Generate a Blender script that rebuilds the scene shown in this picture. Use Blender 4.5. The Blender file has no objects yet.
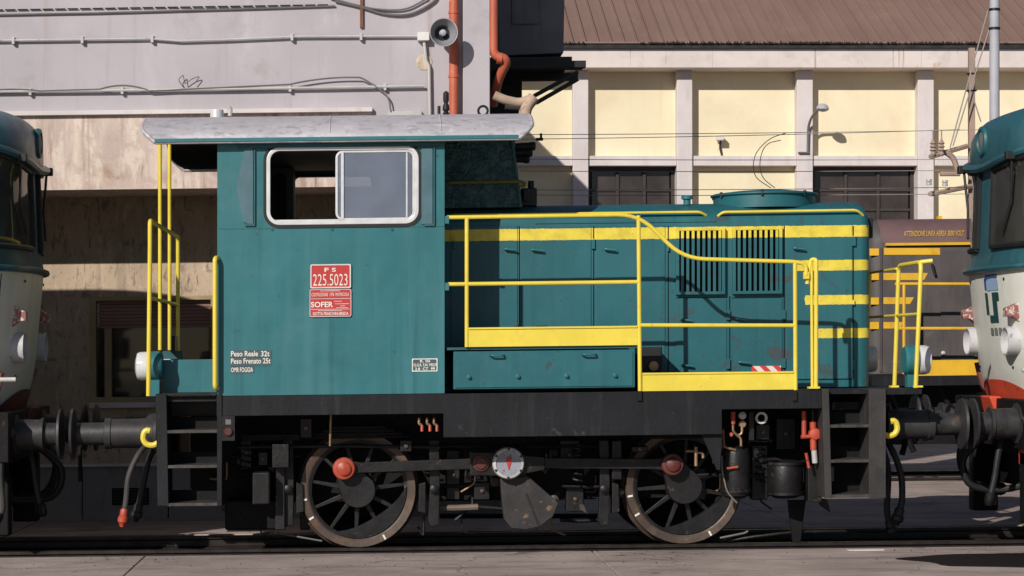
import bpy, bmesh, math, random
from mathutils import Vector, Matrix
random.seed(7)
SC = bpy.context.scene
COL = SC.collection

# ------------------------------------------------------------------ camera, sky, sun
CD, CF, VX, HY, CH = 20.0, 2200.0, 370.0, 350.0, 1.84   # distance to loco side, focal px, principal x, horizon y, height
GR, XR = 0.0115, 1.29                                   # the yard's slight gradient along the track
cam = bpy.data.cameras.new('camera'); camo = bpy.data.objects.new('camera', cam); COL.objects.link(camo)
camo.location = (0, -CD, CH); camo.rotation_euler = (math.pi/2, 0, 0)
cam.sensor_width = 36; cam.lens = 36*CF/1024
cam.shift_x = (512-VX)/1024; cam.shift_y = (HY-288)/1024
cam.clip_start = 0.1; cam.clip_end = 3000
SC.camera = camo
SUN = 0.62                                              # per metre of depth: metres to the right and metres down
w = bpy.data.worlds.new('World'); SC.world = w; w.use_nodes = True
nt = w.node_tree; bg = nt.nodes['Background']
sky = nt.nodes.new('ShaderNodeTexSky'); sky.sky_type = 'NISHITA'; sky.sun_disc = False
sky.sun_elevation = math.atan2(SUN, math.hypot(1, SUN)); sky.sun_rotation = math.radians(180)+math.atan(SUN)
sky.dust_density = 0.3; sky.air_density = 0.75
nt.links.new(sky.outputs[0], bg.inputs[0]); bg.inputs[1].default_value = 0.065
sl = bpy.data.lights.new('sun', 'SUN'); sl.energy = 5.0; sl.angle = math.radians(0.5); sl.color = (1.0, 0.95, 0.88)
so = bpy.data.objects.new('sun', sl); COL.objects.link(so)
so.rotation_euler = Vector((SUN, 1, -SUN)).to_track_quat('-Z', 'Y').to_euler()
so.location = (-10, -15, 15)
SC.view_settings.view_transform = 'Standard'; SC.view_settings.look = 'None'
SC.view_settings.exposure = -0.30; SC.view_settings.gamma = 1

# ------------------------------------------------------------------ helpers
def PX(px, Y): return (px-VX)*(CD+Y)/CF
def PZ(px, py, Y): return CH+(HY-py)*(CD+Y)/CF-GR*(PX(px, Y)-XR)
def P(px, py, Y): return Vector((PX(px, Y), Y, PZ(px, py, Y)))
def FZ(py, Y): return CH+(HY-py)*(CD+Y)/CF             # without the gradient (far buildings)

class MB:
    def __init__(s): s.v = []; s.f = []
    def add(s, vs, fs):
        n = len(s.v); s.v += [Vector(a) for a in vs]; s.f += [tuple(i+n for i in f) for f in fs]; return s
    def box(s, x0, x1, y0, y1, z0, z1):
        x0, x1 = sorted((x0, x1)); y0, y1 = sorted((y0, y1)); z0, z1 = sorted((z0, z1))
        return s.add([(x0,y0,z0),(x1,y0,z0),(x1,y1,z0),(x0,y1,z0),(x0,y0,z1),(x1,y0,z1),(x1,y1,z1),(x0,y1,z1)],
              [(3,2,1,0),(4,5,6,7),(0,1,5,4),(1,2,6,5),(2,3,7,6),(3,0,4,7)])
    def rb(s, px0, py0, px1, py1, Y0, Y1):              # box whose front face (at Y0) covers a pixel rectangle
        pm = (px0+px1)/2
        return s.box(PX(px0,Y0), PX(px1,Y0), Y0, Y1, PZ(pm,py0,Y0), PZ(pm,py1,Y0))
    def prism(s, poly, y0, y1):                         # polygon in x,z pushed along y
        a = sum(poly[i][0]*poly[(i+1)%len(poly)][1]-poly[(i+1)%len(poly)][0]*poly[i][1] for i in range(len(poly)))
        if a < 0: poly = poly[::-1]
        n = len(poly)
        vs = [(x,y0,z) for x,z in poly]+[(x,y1,z) for x,z in poly]
        fs = [tuple(range(n)), tuple(range(2*n-1, n-1, -1))]+[((i+1)%n, i, i+n, (i+1)%n+n) for i in range(n)]
        return s.add(vs, fs)
    def pprism(s, pts, Y0, Y1): return s.prism([(PX(a,Y0), PZ(a,b,Y0)) for a, b in pts], Y0, Y1)
    def prism_x(s, poly, x0, x1):                       # polygon in y,z pushed along x
        n = len(poly); a = sum(poly[i][0]*poly[(i+1)%n][1]-poly[(i+1)%n][0]*poly[i][1] for i in range(n))
        if a < 0: poly = poly[::-1]
        vs = [(x0,y,z) for y,z in poly]+[(x1,y,z) for y,z in poly]
        fs = [tuple(range(n-1,-1,-1)), tuple(range(n, 2*n))]+[(i, (i+1)%n, (i+1)%n+n, i+n) for i in range(n)]
        return s.add(vs, fs)
    def lathe(s, prof, o, ax, n=20, cap=True):                    # prof: (radius, distance along ax)
        o = Vector(o); ax = Vector(ax).normalized()
        u = ax.orthogonal().normalized(); w_ = ax.cross(u); b = len(s.v); m = len(prof)
        for i in range(n):
            t = 2*math.pi*i/n; d = u*math.cos(t)+w_*math.sin(t)
            for r, h in prof: s.v.append(o+ax*h+d*r)
        for i in range(n):
            j = (i+1) % n
            for k in range(m-1): s.f.append((b+i*m+k, b+j*m+k, b+j*m+k+1, b+i*m+k+1))
        if cap and prof[0][0] > 1e-5: s.f.append(tuple(b+i*m for i in range(n-1,-1,-1)))
        if cap and prof[-1][0] > 1e-5: s.f.append(tuple(b+i*m+m-1 for i in range(n)))
        return s
    def cyl(s, p0, p1, r, r1=None, n=16):
        p0 = Vector(p0); p1 = Vector(p1); d = p1-p0
        return s.lathe([(r, 0), (r if r1 is None else r1, d.length)], p0, d, n)
    def tube(s, pts, r, n=8):
        pts = [Vector(p) for p in pts]; m = len(pts); b = len(s.v)
        t = [(pts[min(i+1,m-1)]-pts[max(i-1,0)]).normalized() for i in range(m)]
        u = t[0].orthogonal().normalized()
        for i in range(m):
            u = (u-t[i]*u.dot(t[i])).normalized(); q = t[i].cross(u)
            for k in range(n):
                a = 2*math.pi*k/n; s.v.append(pts[i]+(u*math.cos(a)+q*math.sin(a))*r)
        for i in range(m-1):
            for k in range(n):
                k2 = (k+1) % n; s.f.append((b+i*n+k, b+i*n+k2, b+(i+1)*n+k2, b+(i+1)*n+k))
        s.f.append(tuple(b+k for k in range(n-1,-1,-1))); s.f.append(tuple(b+(m-1)*n+k for k in range(n)))
        return s
    def grid(s, rows):
        b = len(s.v); m = len(rows[0])
        for r in rows: s.v += [Vector(p) for p in r]
        for i in range(len(rows)-1):
            for k in range(m-1): s.f.append((b+i*m+k, b+i*m+k+1, b+(i+1)*m+k+1, b+(i+1)*m+k))
        return s
    def build(s, name, mat, parent=None, smooth=35, bevel=0, gr=True, fixn=False):
        o0 = Vector((0,0,0)); p = parent
        while p is not None: o0 += p.location; p = p.parent
        me = bpy.data.meshes.new(name)
        vs = [(v.x-o0.x, v.y-o0.y, v.z+(GR*(v.x-XR) if gr else 0)-o0.z) for v in s.v]
        me.from_pydata(vs, [], s.f)
        if fixn or True:
            bm = bmesh.new(); bm.from_mesh(me); bmesh.ops.recalc_face_normals(bm, faces=bm.faces); bm.to_mesh(me); bm.free()
        me.update()
        if smooth:
            me.polygons.foreach_set('use_smooth', [True]*len(me.polygons)); me.set_sharp_from_angle(angle=math.radians(smooth))
        me.materials.append(mat)
        o = bpy.data.objects.new(name, me); COL.objects.link(o)
        if parent is not None: o.parent = parent
        if bevel:
            m = o.modifiers.new('bevel', 'BEVEL'); m.width = bevel; m.segments = 2; m.limit_method = 'ANGLE'; m.angle_limit = math.radians(40)
            m.harden_normals = True
        return o

def holed(outer, holes, y0, y1):                        # plate in x,z with holes, y0..y1
    bm = bmesh.new(); loops = []
    for lp in [outer]+holes:
        vs = [bm.verts.new((x, 0, z)) for x, z in lp]; loops.append(len(vs))
        for i in range(len(vs)): bm.edges.new((vs[i], vs[(i+1) % len(vs)]))
    bmesh.ops.triangle_fill(bm, use_beauty=True, use_dissolve=False, edges=bm.edges[:])
    bm.verts.index_update(); m = MB(); n = len(bm.verts)
    co = [v.co.copy() for v in bm.verts]; fs = [[v.index for v in f.verts] for f in bm.faces]; bm.free()
    vs = [(c.x, y0, c.z) for c in co]+[(c.x, y1, c.z) for c in co]
    ff = [tuple(f) for f in fs]+[tuple(i+n for i in f[::-1]) for f in fs]
    b = 0
    for L in loops:
        for i in range(L): ff.append((b+i, b+(i+1) % L, b+(i+1) % L+n, b+i+n))
        b += L
    return m.add(vs, ff)
def rrect(x0, x1, z0, z1, r, n=6):
    pts = []
    for cx, cz, a0 in ((x1-r,z1-r,0),(x0+r,z1-r,90),(x0+r,z0+r,180),(x1-r,z0+r,270)):
        for i in range(n+1):
            a = math.radians(a0+90*i/n); pts.append((cx+r*math.cos(a), cz+r*math.sin(a)))
    return pts
def fillet(pts, r, n=6):                                # round the corners of a 3-D polyline
    pts = [Vector(p) for p in pts]; out = [pts[0]]
    for i in range(1, len(pts)-1):
        a, b, c = pts[i-1], pts[i], pts[i+1]
        d0 = (a-b); d1 = (c-b); rr = min(r, d0.length*.48, d1.length*.48)
        p0 = b+d0.normalized()*rr; p1 = b+d1.normalized()*rr
        for k in range(n+1):
            t = k/n; out.append(p0*(1-t)**2+b*2*t*(1-t)+p1*t*t)
    out.append(pts[-1]); return out
def sag(a, b, d, n=12):
    a = Vector(a); b = Vector(b); return [a.lerp(b, i/n)-Vector((0,0,d*4*(i/n)*(1-i/n))) for i in range(n+1)]
def crv(pts, n=8):                                      # smooth curve through points (Catmull-Rom)
    p = [Vector(q) for q in pts]; p = [p[0]*2-p[1]]+p+[p[-1]*2-p[-2]]; out = []
    for i in range(1, len(p)-2):
        for k in range(n):
            t = k/n; out.append(0.5*((2*p[i])+(p[i+1]-p[i-1])*t+(2*p[i-1]-5*p[i]+4*p[i+1]-p[i+2])*t*t+(3*p[i]-p[i-1]-3*p[i+1]+p[i+2])*t**3))
    out.append(p[-2]); return out
def tag(o, label, cat, group=None):
    o['label'] = label; o['category'] = cat
    if group: o['group'] = group
    return o
def struct(o): o['kind'] = 'structure'; return o
def thing(name, loc, label, cat, group=None, gr=True):
    o = bpy.data.objects.new(name, None); COL.objects.link(o); o.empty_display_size = .2
    o.location = (loc[0], loc[1], loc[2]+(GR*(loc[0]-XR) if gr else 0)); return tag(o, label, cat, group)
def inst(src, dx, dy, dz, gr=True, parent='same'):      # a copy sharing the mesh, moved
    c = src.copy(); COL.objects.link(c)
    c.location = src.location+Vector((dx, dy, dz+(GR*dx if gr else 0)))
    return c
def text(body, x0, x1, z0, z1, y, mat, parent, name='lettering', bold=0.0, gr=True, depth=.003, flip=False):
    cu = bpy.data.curves.new('t', 'FONT'); cu.body = body; cu.size = 1; cu.offset = bold; cu.resolution_u = 3
    ob = bpy.data.objects.new('t', cu); COL.objects.link(ob)
    dg = bpy.context.evaluated_depsgraph_get(); me = ob.evaluated_get(dg).to_mesh()
    vs = [v.co.copy() for v in me.vertices]; fs = [tuple(p.vertices) for p in me.polygons]
    ob.evaluated_get(dg).to_mesh_clear(); bpy.data.objects.remove(ob); bpy.data.curves.remove(cu)
    ax, bx = min(v.x for v in vs), max(v.x for v in vs); az, bz = min(v.y for v in vs), max(v.y for v in vs)
    m = MB(); sx = (x1-x0)/(bx-ax); sz = (z1-z0)/(bz-az)
    m.add([(x0+(v.x-ax)*sx, y, z0+(v.y-az)*sz) for v in vs], fs)
    return m.build(name, mat, parent, smooth=0, gr=gr)
def ptext(body, px0, py0, px1, py1, Y, mat, parent, bold=0.0, gr=True):
    pm = (px0+px1)/2
    return text(body, PX(px0,Y), PX(px1,Y), PZ(pm,py1,Y), PZ(pm,py0,Y), Y, mat, parent, bold=bold, gr=gr)

# ------------------------------------------------------------------ materials
def S(r, g, b):                                         # sRGB 0-255 to linear
    f = lambda c: (c/255/12.92) if c/255 <= .04045 else ((c/255+.055)/1.055)**2.4
    return (f(r), f(g), f(b))
def base(name):
    m = bpy.data.materials.new(name); m.use_nodes = True; t = m.node_tree
    return m, t, t.nodes['Principled BSDF']
def nd(t, ty, **kw):
    n = t.nodes.new(ty)
    for k, v in kw.items(): setattr(n, k, v)
    return n
def noise(t, scale, detail=4, rough=.55, vec=None, stretch=None, dist=0):
    if vec is None: vec = nd(t, 'ShaderNodeNewGeometry').outputs['Position']
    if stretch:
        mp = nd(t, 'ShaderNodeMapping'); mp.inputs['Scale'].default_value = stretch; t.links.new(vec, mp.inputs['Vector']); vec = mp.outputs[0]
    n = nd(t, 'ShaderNodeTexNoise'); n.inputs['Scale'].default_value = scale; n.inputs['Detail'].default_value = detail
    n.inputs['Roughness'].default_value = rough; n.inputs['Distortion'].default_value = dist
    t.links.new(vec, n.inputs['Vector']); return n.outputs['Fac']
def ramp(t, fac, a, b):
    r = nd(t, 'ShaderNodeMapRange'); r.inputs[1].default_value = a; r.inputs[2].default_value = b; r.clamp = True
    r.interpolation_type = 'SMOOTHSTEP'; t.links.new(fac, r.inputs[0]); return r.outputs[0]
def mix(t, fac, a, b):
    m = nd(t, 'ShaderNodeMix', data_type='RGBA')
    for i, q in ((6, a), (7, b)):
        if isinstance(q, tuple): m.inputs[i].default_value = (*q, 1)
        else: t.links.new(q, m.inputs[i])
    if isinstance(fac, float): m.inputs[0].default_value = fac
    else: t.links.new(fac, m.inputs[0])
    return m.outputs[2]
def math_(t, op, a, b=None):
    m = nd(t, 'ShaderNodeMath', operation=op)
    for i, q in ((0, a), (1, b)):
        if q is None: continue
        if isinstance(q, (float, int)): m.inputs[i].default_value = q
        else: t.links.new(q, m.inputs[i])
    return m.outputs[0]
def bump(t, bs, h, strength=.2, dist=.01):
    b = nd(t, 'ShaderNodeBump'); b.inputs['Strength'].default_value = strength; b.inputs['Distance'].default_value = dist
    t.links.new(h, b.inputs['Height']); t.links.new(b.outputs[0], bs.inputs['Normal'])
def mul(c, k): return tuple(min(1, x*k) for x in c)
def weather(name, c, rough=.6, metal=0, var=.25, vs=2.0, patch=None, pa=(.62,.7), ps=6, streak=None, sa=(.5,.75), grain=.12, bmp=.15, bs_=30, spec=.5, layers=(), dent=0):
    m, t, b = base(name)
    col = mix(t, ramp(t, noise(t, vs), .3, .7), mul(c, 1-var), mul(c, 1+var*.6))
    col = mix(t, math_(t, 'MULTIPLY', noise(t, 60, 3), grain*2), col, mul(c, .5))
    if streak: col = mix(t, math_(t, 'MULTIPLY', ramp(t, noise(t, 4, 5, .6, stretch=(1.6,1.6,.16)), *sa), .75), col, streak)
    if patch: col = mix(t, ramp(t, noise(t, ps, 6, .62, dist=.4), *pa), col, patch)
    for c_, sc, lo, hi, stv, k_ in layers:
        col = mix(t, math_(t, 'MULTIPLY', ramp(t, noise(t, sc, 7, .66, stretch=stv, dist=.3), lo, hi), k_), col, c_)
    t.links.new(col, b.inputs['Base Color'])
    b.inputs['Metallic'].default_value = metal; b.inputs['Specular IOR Level'].default_value = spec
    r = nd(t, 'ShaderNodeMapRange'); r.inputs[3].default_value = max(.05, rough-.12); r.inputs[4].default_value = min(1, rough+.15)
    t.links.new(noise(t, 8), r.inputs[0]); t.links.new(r.outputs[0], b.inputs['Roughness'])
    h = math_(t, 'MULTIPLY', noise(t, bs_, 5), bmp)
    if dent: h = math_(t, 'ADD', h, math_(t, 'MULTIPLY', noise(t, 1.7, 2, .4), dent))
    if bmp or dent: bump(t, b, h, 1.0, .01)
    return m
TEAL = S(43, 109, 115); HTEAL = S(36, 98, 106); YEL = S(232, 209, 74); GREYP = S(72, 88, 92)
M = {}
M['teal'] = weather('teal_paint', TEAL, .42, var=.10, vs=1.6, patch=GREYP, pa=(.70,.74), ps=5, streak=S(52,116,124), sa=(.55,.85), grain=.05, bmp=.12, bs_=5, layers=((S(64,120,126),2.2,.48,.72,(2.2,2.2,.13),.6),(S(28,80,90),3.1,.52,.75,(2.5,2.5,.10),.6),(S(70,116,122),1.1,.5,.7,None,.45),(S(84,122,126),30,.66,.74,None,.5),(S(62,72,76),7,.67,.69,None,.8)), dent=1.8)
M['teal2'] = weather('teal_locker_paint', HTEAL, .42, var=.12, vs=2, patch=GREYP, pa=(.68,.72), ps=6, grain=.06, bmp=.15, bs_=6, layers=((S(56,108,114),3,.5,.75,(2.2,2.2,.2),.5),(S(26,72,80),3.5,.52,.75,(2.5,2.5,.15),.5),(S(58,66,70),8,.64,.66,None,.85)), dent=1.5)
M['teal_dark'] = weather('teal_paint_worn', S(36,92,98), .5, var=.2, patch=S(60,66,68), pa=(.64,.7), grain=.1, bmp=.25, bs_=9)
M['yellow'] = weather('yellow_paint', YEL, .45, var=.10, patch=S(120,100,50), pa=(.71,.76), ps=9, grain=.06, bmp=.05, layers=((S(190,168,60),4,.5,.75,None,.5),(S(120,104,56),15,.67,.70,None,.8),(S(242,226,130),6,.58,.75,None,.4)))
M['black'] = weather('black_underframe_paint', S(24,25,30), .6, spec=.3, var=.3, vs=3, patch=S(66,60,56), pa=(.64,.72), ps=5, streak=S(52,51,53), sa=(.55,.8), grain=.15, bmp=.2, layers=((S(52,51,53),3,.5,.8,(3,3,.15),.6),(S(20,20,22),4,.5,.7,(2,2,.3),.6),(S(96,88,82),24,.68,.73,None,.7)))
M['soot'] = weather('sooty_steel', S(17,16,17), .65, spec=.25, var=.4, vs=5, patch=S(62,48,38), pa=(.62,.72), ps=9, grain=.2, bmp=.3, layers=((S(60,54,50),12,.66,.74,None,.5),))
M['gear'] = weather('greasy_steel', S(34,33,34), .45, metal=.3, var=.4, vs=6, patch=S(90,70,52), pa=(.62,.7), ps=10, bmp=.25, layers=((S(88,80,74),14,.64,.72,None,.5),(S(14,13,13),5,.48,.7,None,.7)))
M['buffersteel'] = weather('dusty_buffer_steel', S(58,56,58), .5, metal=.2, var=.25, vs=6, patch=S(96,78,64), pa=(.62,.7), ps=8, layers=((S(34,32,33),5,.5,.68,None,.7),))
M['tread'] = weather('worn_step_steel', S(74,70,67), .55, metal=.2, var=.3, vs=8, layers=((S(36,34,34),10,.5,.65,None,.7),))
M['dusty'] = weather('dusty_black_paint', S(54,51,50), .65, var=.3, vs=3, layers=((S(84,76,70),4,.52,.7,(2,2,.4),.6),(S(28,27,28),6,.5,.66,None,.6)))
M['tyre'] = weather('worn_wheel_tyre', S(92,77,68), .45, metal=.25, var=.3, vs=5, patch=S(110,80,55), pa=(.55,.68), ps=4, bmp=.15, layers=((S(60,52,48),9,.5,.68,None,.6),(S(140,112,84),16,.6,.7,None,.4)))
M['rustpatch'] = weather('rusted_plate', S(52,48,48), .7, var=.4, vs=6, patch=S(120,92,68), pa=(.58,.66), ps=8)
M['silver'] = weather('silver_roof_paint', S(190,186,192), .5, metal=.15, var=.12, vs=2, patch=S(170,166,172), pa=(.58,.66), ps=4, grain=.1, bmp=.25, bs_=14, layers=((S(140,136,142),16,.55,.59,(.4,1,1),.6),(S(210,208,212),12,.57,.63,(.5,1,1),.5),(S(120,112,110),30,.68,.74,None,.6)))
M['orange'] = weather('orange_red_paint', S(180,74,52), .45, var=.2, vs=8, patch=S(90,40,30), pa=(.62,.7), ps=14)
M['darkred'] = weather('dull_red_paint', S(92,42,38), .5, var=.3, vs=8)
M['red'] = weather('red_enamel_plate', S(192,60,56), .4, var=.06, vs=6, bmp=0)
M['white'] = weather('white_paint', S(226,224,220), .4, var=.06, vs=6, patch=S(150,140,130), pa=(.68,.74), ps=12, bmp=.03)
M['lampwhite'] = weather('grimy_white_lamp_paint', S(196,194,196), .45, var=.1, vs=5, patch=S(130,120,112), pa=(.6,.68), ps=9, layers=((S(110,100,96),14,.6,.7,None,.6),))
M['lens'] = weather('milky_lamp_glass', S(214,214,216), .15, var=.08, vs=9, patch=S(120,115,105), pa=(.6,.7), ps=12, bmp=0)
M['alu'] = weather('aluminium_frame', S(222,222,222), .35, metal=.25, var=.08, vs=8, bmp=.03)
M['rubber'] = weather('black_rubber', S(26,26,28), .6, var=.3, vs=9, bmp=.05)
M['hose'] = weather('dusty_hose_rubber', S(62,60,58), .65, var=.3, vs=9, bmp=.2)
M['interior'] = weather('cab_interior_paint', S(116,124,120), .7, var=.2, vs=3)
M['letter'] = weather('white_lettering', S(236,232,222), .5, var=.05, vs=9, bmp=0)
M['orangestripe'] = weather('orange_yellow_paint', S(232,182,48), .5, var=.12, vs=3, patch=S(120,96,50), pa=(.66,.74), ps=6, layers=((S(190,140,40),5,.5,.7,None,.5),))
M['brown'] = weather('brown_loco_paint', S(82,76,76), .6, var=.2, vs=2, patch=S(92,82,78), pa=(.6,.7), ps=4, streak=S(66,60,60), layers=((S(100,88,82),3,.52,.7,(2,2,.3),.5),(S(56,52,52),5,.55,.7,(2,2,.3),.6)))
M['brownroof'] = weather('brown_hood_roof_paint', S(112,86,86), .6, var=.15, vs=2)
M['cream'] = weather('cream_railcar_paint', S(222,221,212), .42, var=.07, vs=2, patch=S(170,150,130), pa=(.68,.76), ps=4, streak=S(180,176,166), sa=(.6,.85), bmp=.03, layers=((S(192,186,174),2.5,.52,.75,(2.5,2.5,.2),.5),(S(150,128,108),9,.64,.7,None,.5)))
M['tealcar'] = weather('teal_railcar_paint', S(46,92,102), .35, var=.12, vs=2, patch=S(40,80,86), pa=(.64,.74), ps=4, bmp=.04, layers=((S(26,66,74),2.4,.48,.7,(1.5,1.5,.5),.7),(S(74,120,126),5,.58,.72,None,.4)))
M['copper'] = weather('brass_fitting', S(160,130,100), .4, metal=.5, var=.3, vs=12)
M['lilac'] = weather('pale_lilac_render', S(182,175,180), .9, var=.08, vs=.7, patch=S(164,152,152), pa=(.58,.78), ps=1.4, streak=S(168,154,152), sa=(.55,.85), grain=.05, bmp=.2, bs_=20, layers=((S(198,192,196),1.1,.5,.75,(1.2,1.2,.5),.7),(S(160,140,128),1.6,.58,.74,(3.5,3.5,.10),.5),(S(150,142,144),.9,.56,.7,None,.4),(S(120,112,110),40,.7,.78,None,.5)))
M['fascia'] = weather('stained_concrete_band', S(206,186,174), .9, var=.12, vs=2, patch=S(168,138,120), pa=(.58,.74), ps=2.5, streak=S(236,216,196), sa=(.5,.72), grain=.1, bmp=.4, bs_=12, layers=((S(228,212,196),3.5,.5,.62,(1.5,1.5,.5),.7),(S(150,122,104),2.6,.52,.68,(3.0,3.0,.22),.75),(S(186,160,148),8,.5,.62,None,.5),(S(110,92,80),5,.62,.72,(3,3,.25),.7),(S(120,100,86),34,.62,.72,None,.6)))
M['lowwall'] = weather('rough_plaster', S(196,174,150), .95, var=.16, vs=2, patch=S(140,122,108), pa=(.56,.7), ps=7, streak=S(160,142,124), sa=(.5,.7), grain=.15, bmp=.6, bs_=18, layers=((S(112,98,88),9,.55,.66,(2.2,2.2,.35),.8),(S(216,196,172),6,.56,.68,(2,2,.5),.6),(S(96,84,76),26,.58,.68,(1.5,1.5,.6),.7)))
M['plinth'] = weather('grey_stone_plinth', S(150,146,146), .85, var=.12, vs=3, grain=.12, layers=((S(120,114,112),4,.5,.7,(2,2,.4),.6),))
M['conduit'] = weather('galvanised_conduit', S(194,191,188), .5, metal=.1, var=.1, vs=4, patch=S(150,146,136), pa=(.6,.7), ps=4)
M['cable'] = weather('grey_cable', S(110,106,104), .6, var=.2, vs=4)
M['pipe'] = weather('orange_drainpipe', S(192,98,70), .5, var=.12, vs=3, patch=S(220,150,120), pa=(.66,.74), ps=6)
M['beige'] = weather('cream_yellow_render', S(236,223,190), .9, var=.06, vs=.5, patch=S(222,196,166), pa=(.6,.8), ps=.6, streak=S(230,210,176), sa=(.6,.9), grain=.03, bmp=.1, layers=((S(222,196,166),.9,.5,.75,(.7,.7,.7),.5),(S(216,190,160),1.6,.55,.8,(3,3,.12),.5),(S(246,234,206),.5,.5,.7,None,.5),(S(196,172,150),7,.66,.76,None,.4)))
M['palestone'] = weather('pale_painted_concrete', S(218,208,206), .9, var=.08, vs=.8, patch=S(180,150,130), pa=(.64,.76), ps=1.4, streak=S(196,174,160), sa=(.6,.8), grain=.05, bmp=.15, layers=((S(190,180,180),1.4,.5,.75,(1.6,1.6,.3),.6),(S(164,142,128),3,.62,.72,(3,3,.15),.6),(S(232,226,224),2,.55,.7,None,.5)))
M['roofbrown'] = weather('brown_sheet_roof', S(138,112,101), .55, var=.06, vs=.4, grain=.03, bmp=0, layers=((S(124,94,88),.7,.45,.75,(2.2,.25,.25),.6),(S(160,130,122),.6,.55,.8,None,.5)))
M['gutter'] = weather('moss_and_eave_shade', S(50,45,42), .8, var=.5, vs=4)  # dark tone serves the moss and the painted shadow under the eave
M['winframe'] = weather('dark_window_steel', S(62,54,52), .6, var=.2, vs=2)
M['shutter'] = weather('brown_roller_shutter', S(150,112,100), .6, var=.15, vs=3)
M['doorframe'] = weather('ochre_door_frame', S(170,148,110), .7, var=.15, vs=3)
M['tank'] = weather('charcoal_tank_steel', S(112,108,114), .6, var=.2, vs=2, streak=S(66,62,62))
M['mast'] = weather('grey_mast_steel', S(178,178,186), .6, var=.1, vs=2)
M['mastbrown'] = weather('weathered_concrete_mast', S(170,146,132), .8, var=.15, vs=2)
M['insulation'] = weather('beige_pipe_lagging', S(184,160,138), .8, var=.25, vs=6, patch=S(120,96,80), pa=(.56,.66), ps=8)
M['wire'] = weather('overhead_wire', S(160,150,144), .6, var=.1, vs=2, bmp=0)
M['paper'] = weather('white_litter', S(210,210,214), .8, var=.05, vs=9)
M['rail'] = weather('rail_steel', S(62,55,52), .45, metal=.6, var=.3, vs=6)
M['plaster_hole'] = weather('broken_plaster', S(206,190,166), .95, var=.3, vs=12, bmp=.8)

def glassy(name, tint, dusty, dustcol, rough=.05):
    m = bpy.data.materials.new(name); m.use_nodes = True; t = m.node_tree; t.nodes.clear()
    out = nd(t, 'ShaderNodeOutputMaterial'); tr = nd(t, 'ShaderNodeBsdfTransparent'); tr.inputs[0].default_value = (*tint, 1)
    gl = nd(t, 'ShaderNodeBsdfGlossy'); gl.inputs['Roughness'].default_value = rough
    df = nd(t, 'ShaderNodeBsdfDiffuse'); df.inputs[0].default_value = (*dustcol, 1)
    fr = nd(t, 'ShaderNodeFresnel'); fr.inputs[0].default_value = 1.5
    m1 = nd(t, 'ShaderNodeMixShader'); m2 = nd(t, 'ShaderNodeMixShader')
    f = math_(t, 'MULTIPLY', ramp(t, noise(t, 1.3, 3), -.4, 1.4), dusty*2)
    t.links.new(f, m1.inputs[0]); t.links.new(tr.outputs[0], m1.inputs[1]); t.links.new(df.outputs[0], m1.inputs[2])
    t.links.new(fr.outputs[0], m2.inputs[0]); t.links.new(m1.outputs[0], m2.inputs[1]); t.links.new(gl.outputs[0], m2.inputs[2])
    t.links.new(m2.outputs[0], out.inputs[0]); return m
M['glass_dust_sky'] = glassy('dusty_sky_tint_glass', (.8,.85,.9), .34, S(160,168,188))  # dust film, its bluish colour also painting in the reflected sky
M['glass'] = glassy('windscreen_glass', (.55,.6,.58), .05, S(150,140,120))
M['glass_brown'] = glassy('dusty_brown_pane', (.2,.2,.2), .33, S(112,98,94))
M['windscreen'] = glassy('dusty_windscreen', (.5,.52,.5), .20, S(126,124,116))
M['glass_dark'] = glassy('dark_window_glass', (.25,.25,.25), .12, S(130,120,112))

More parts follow.
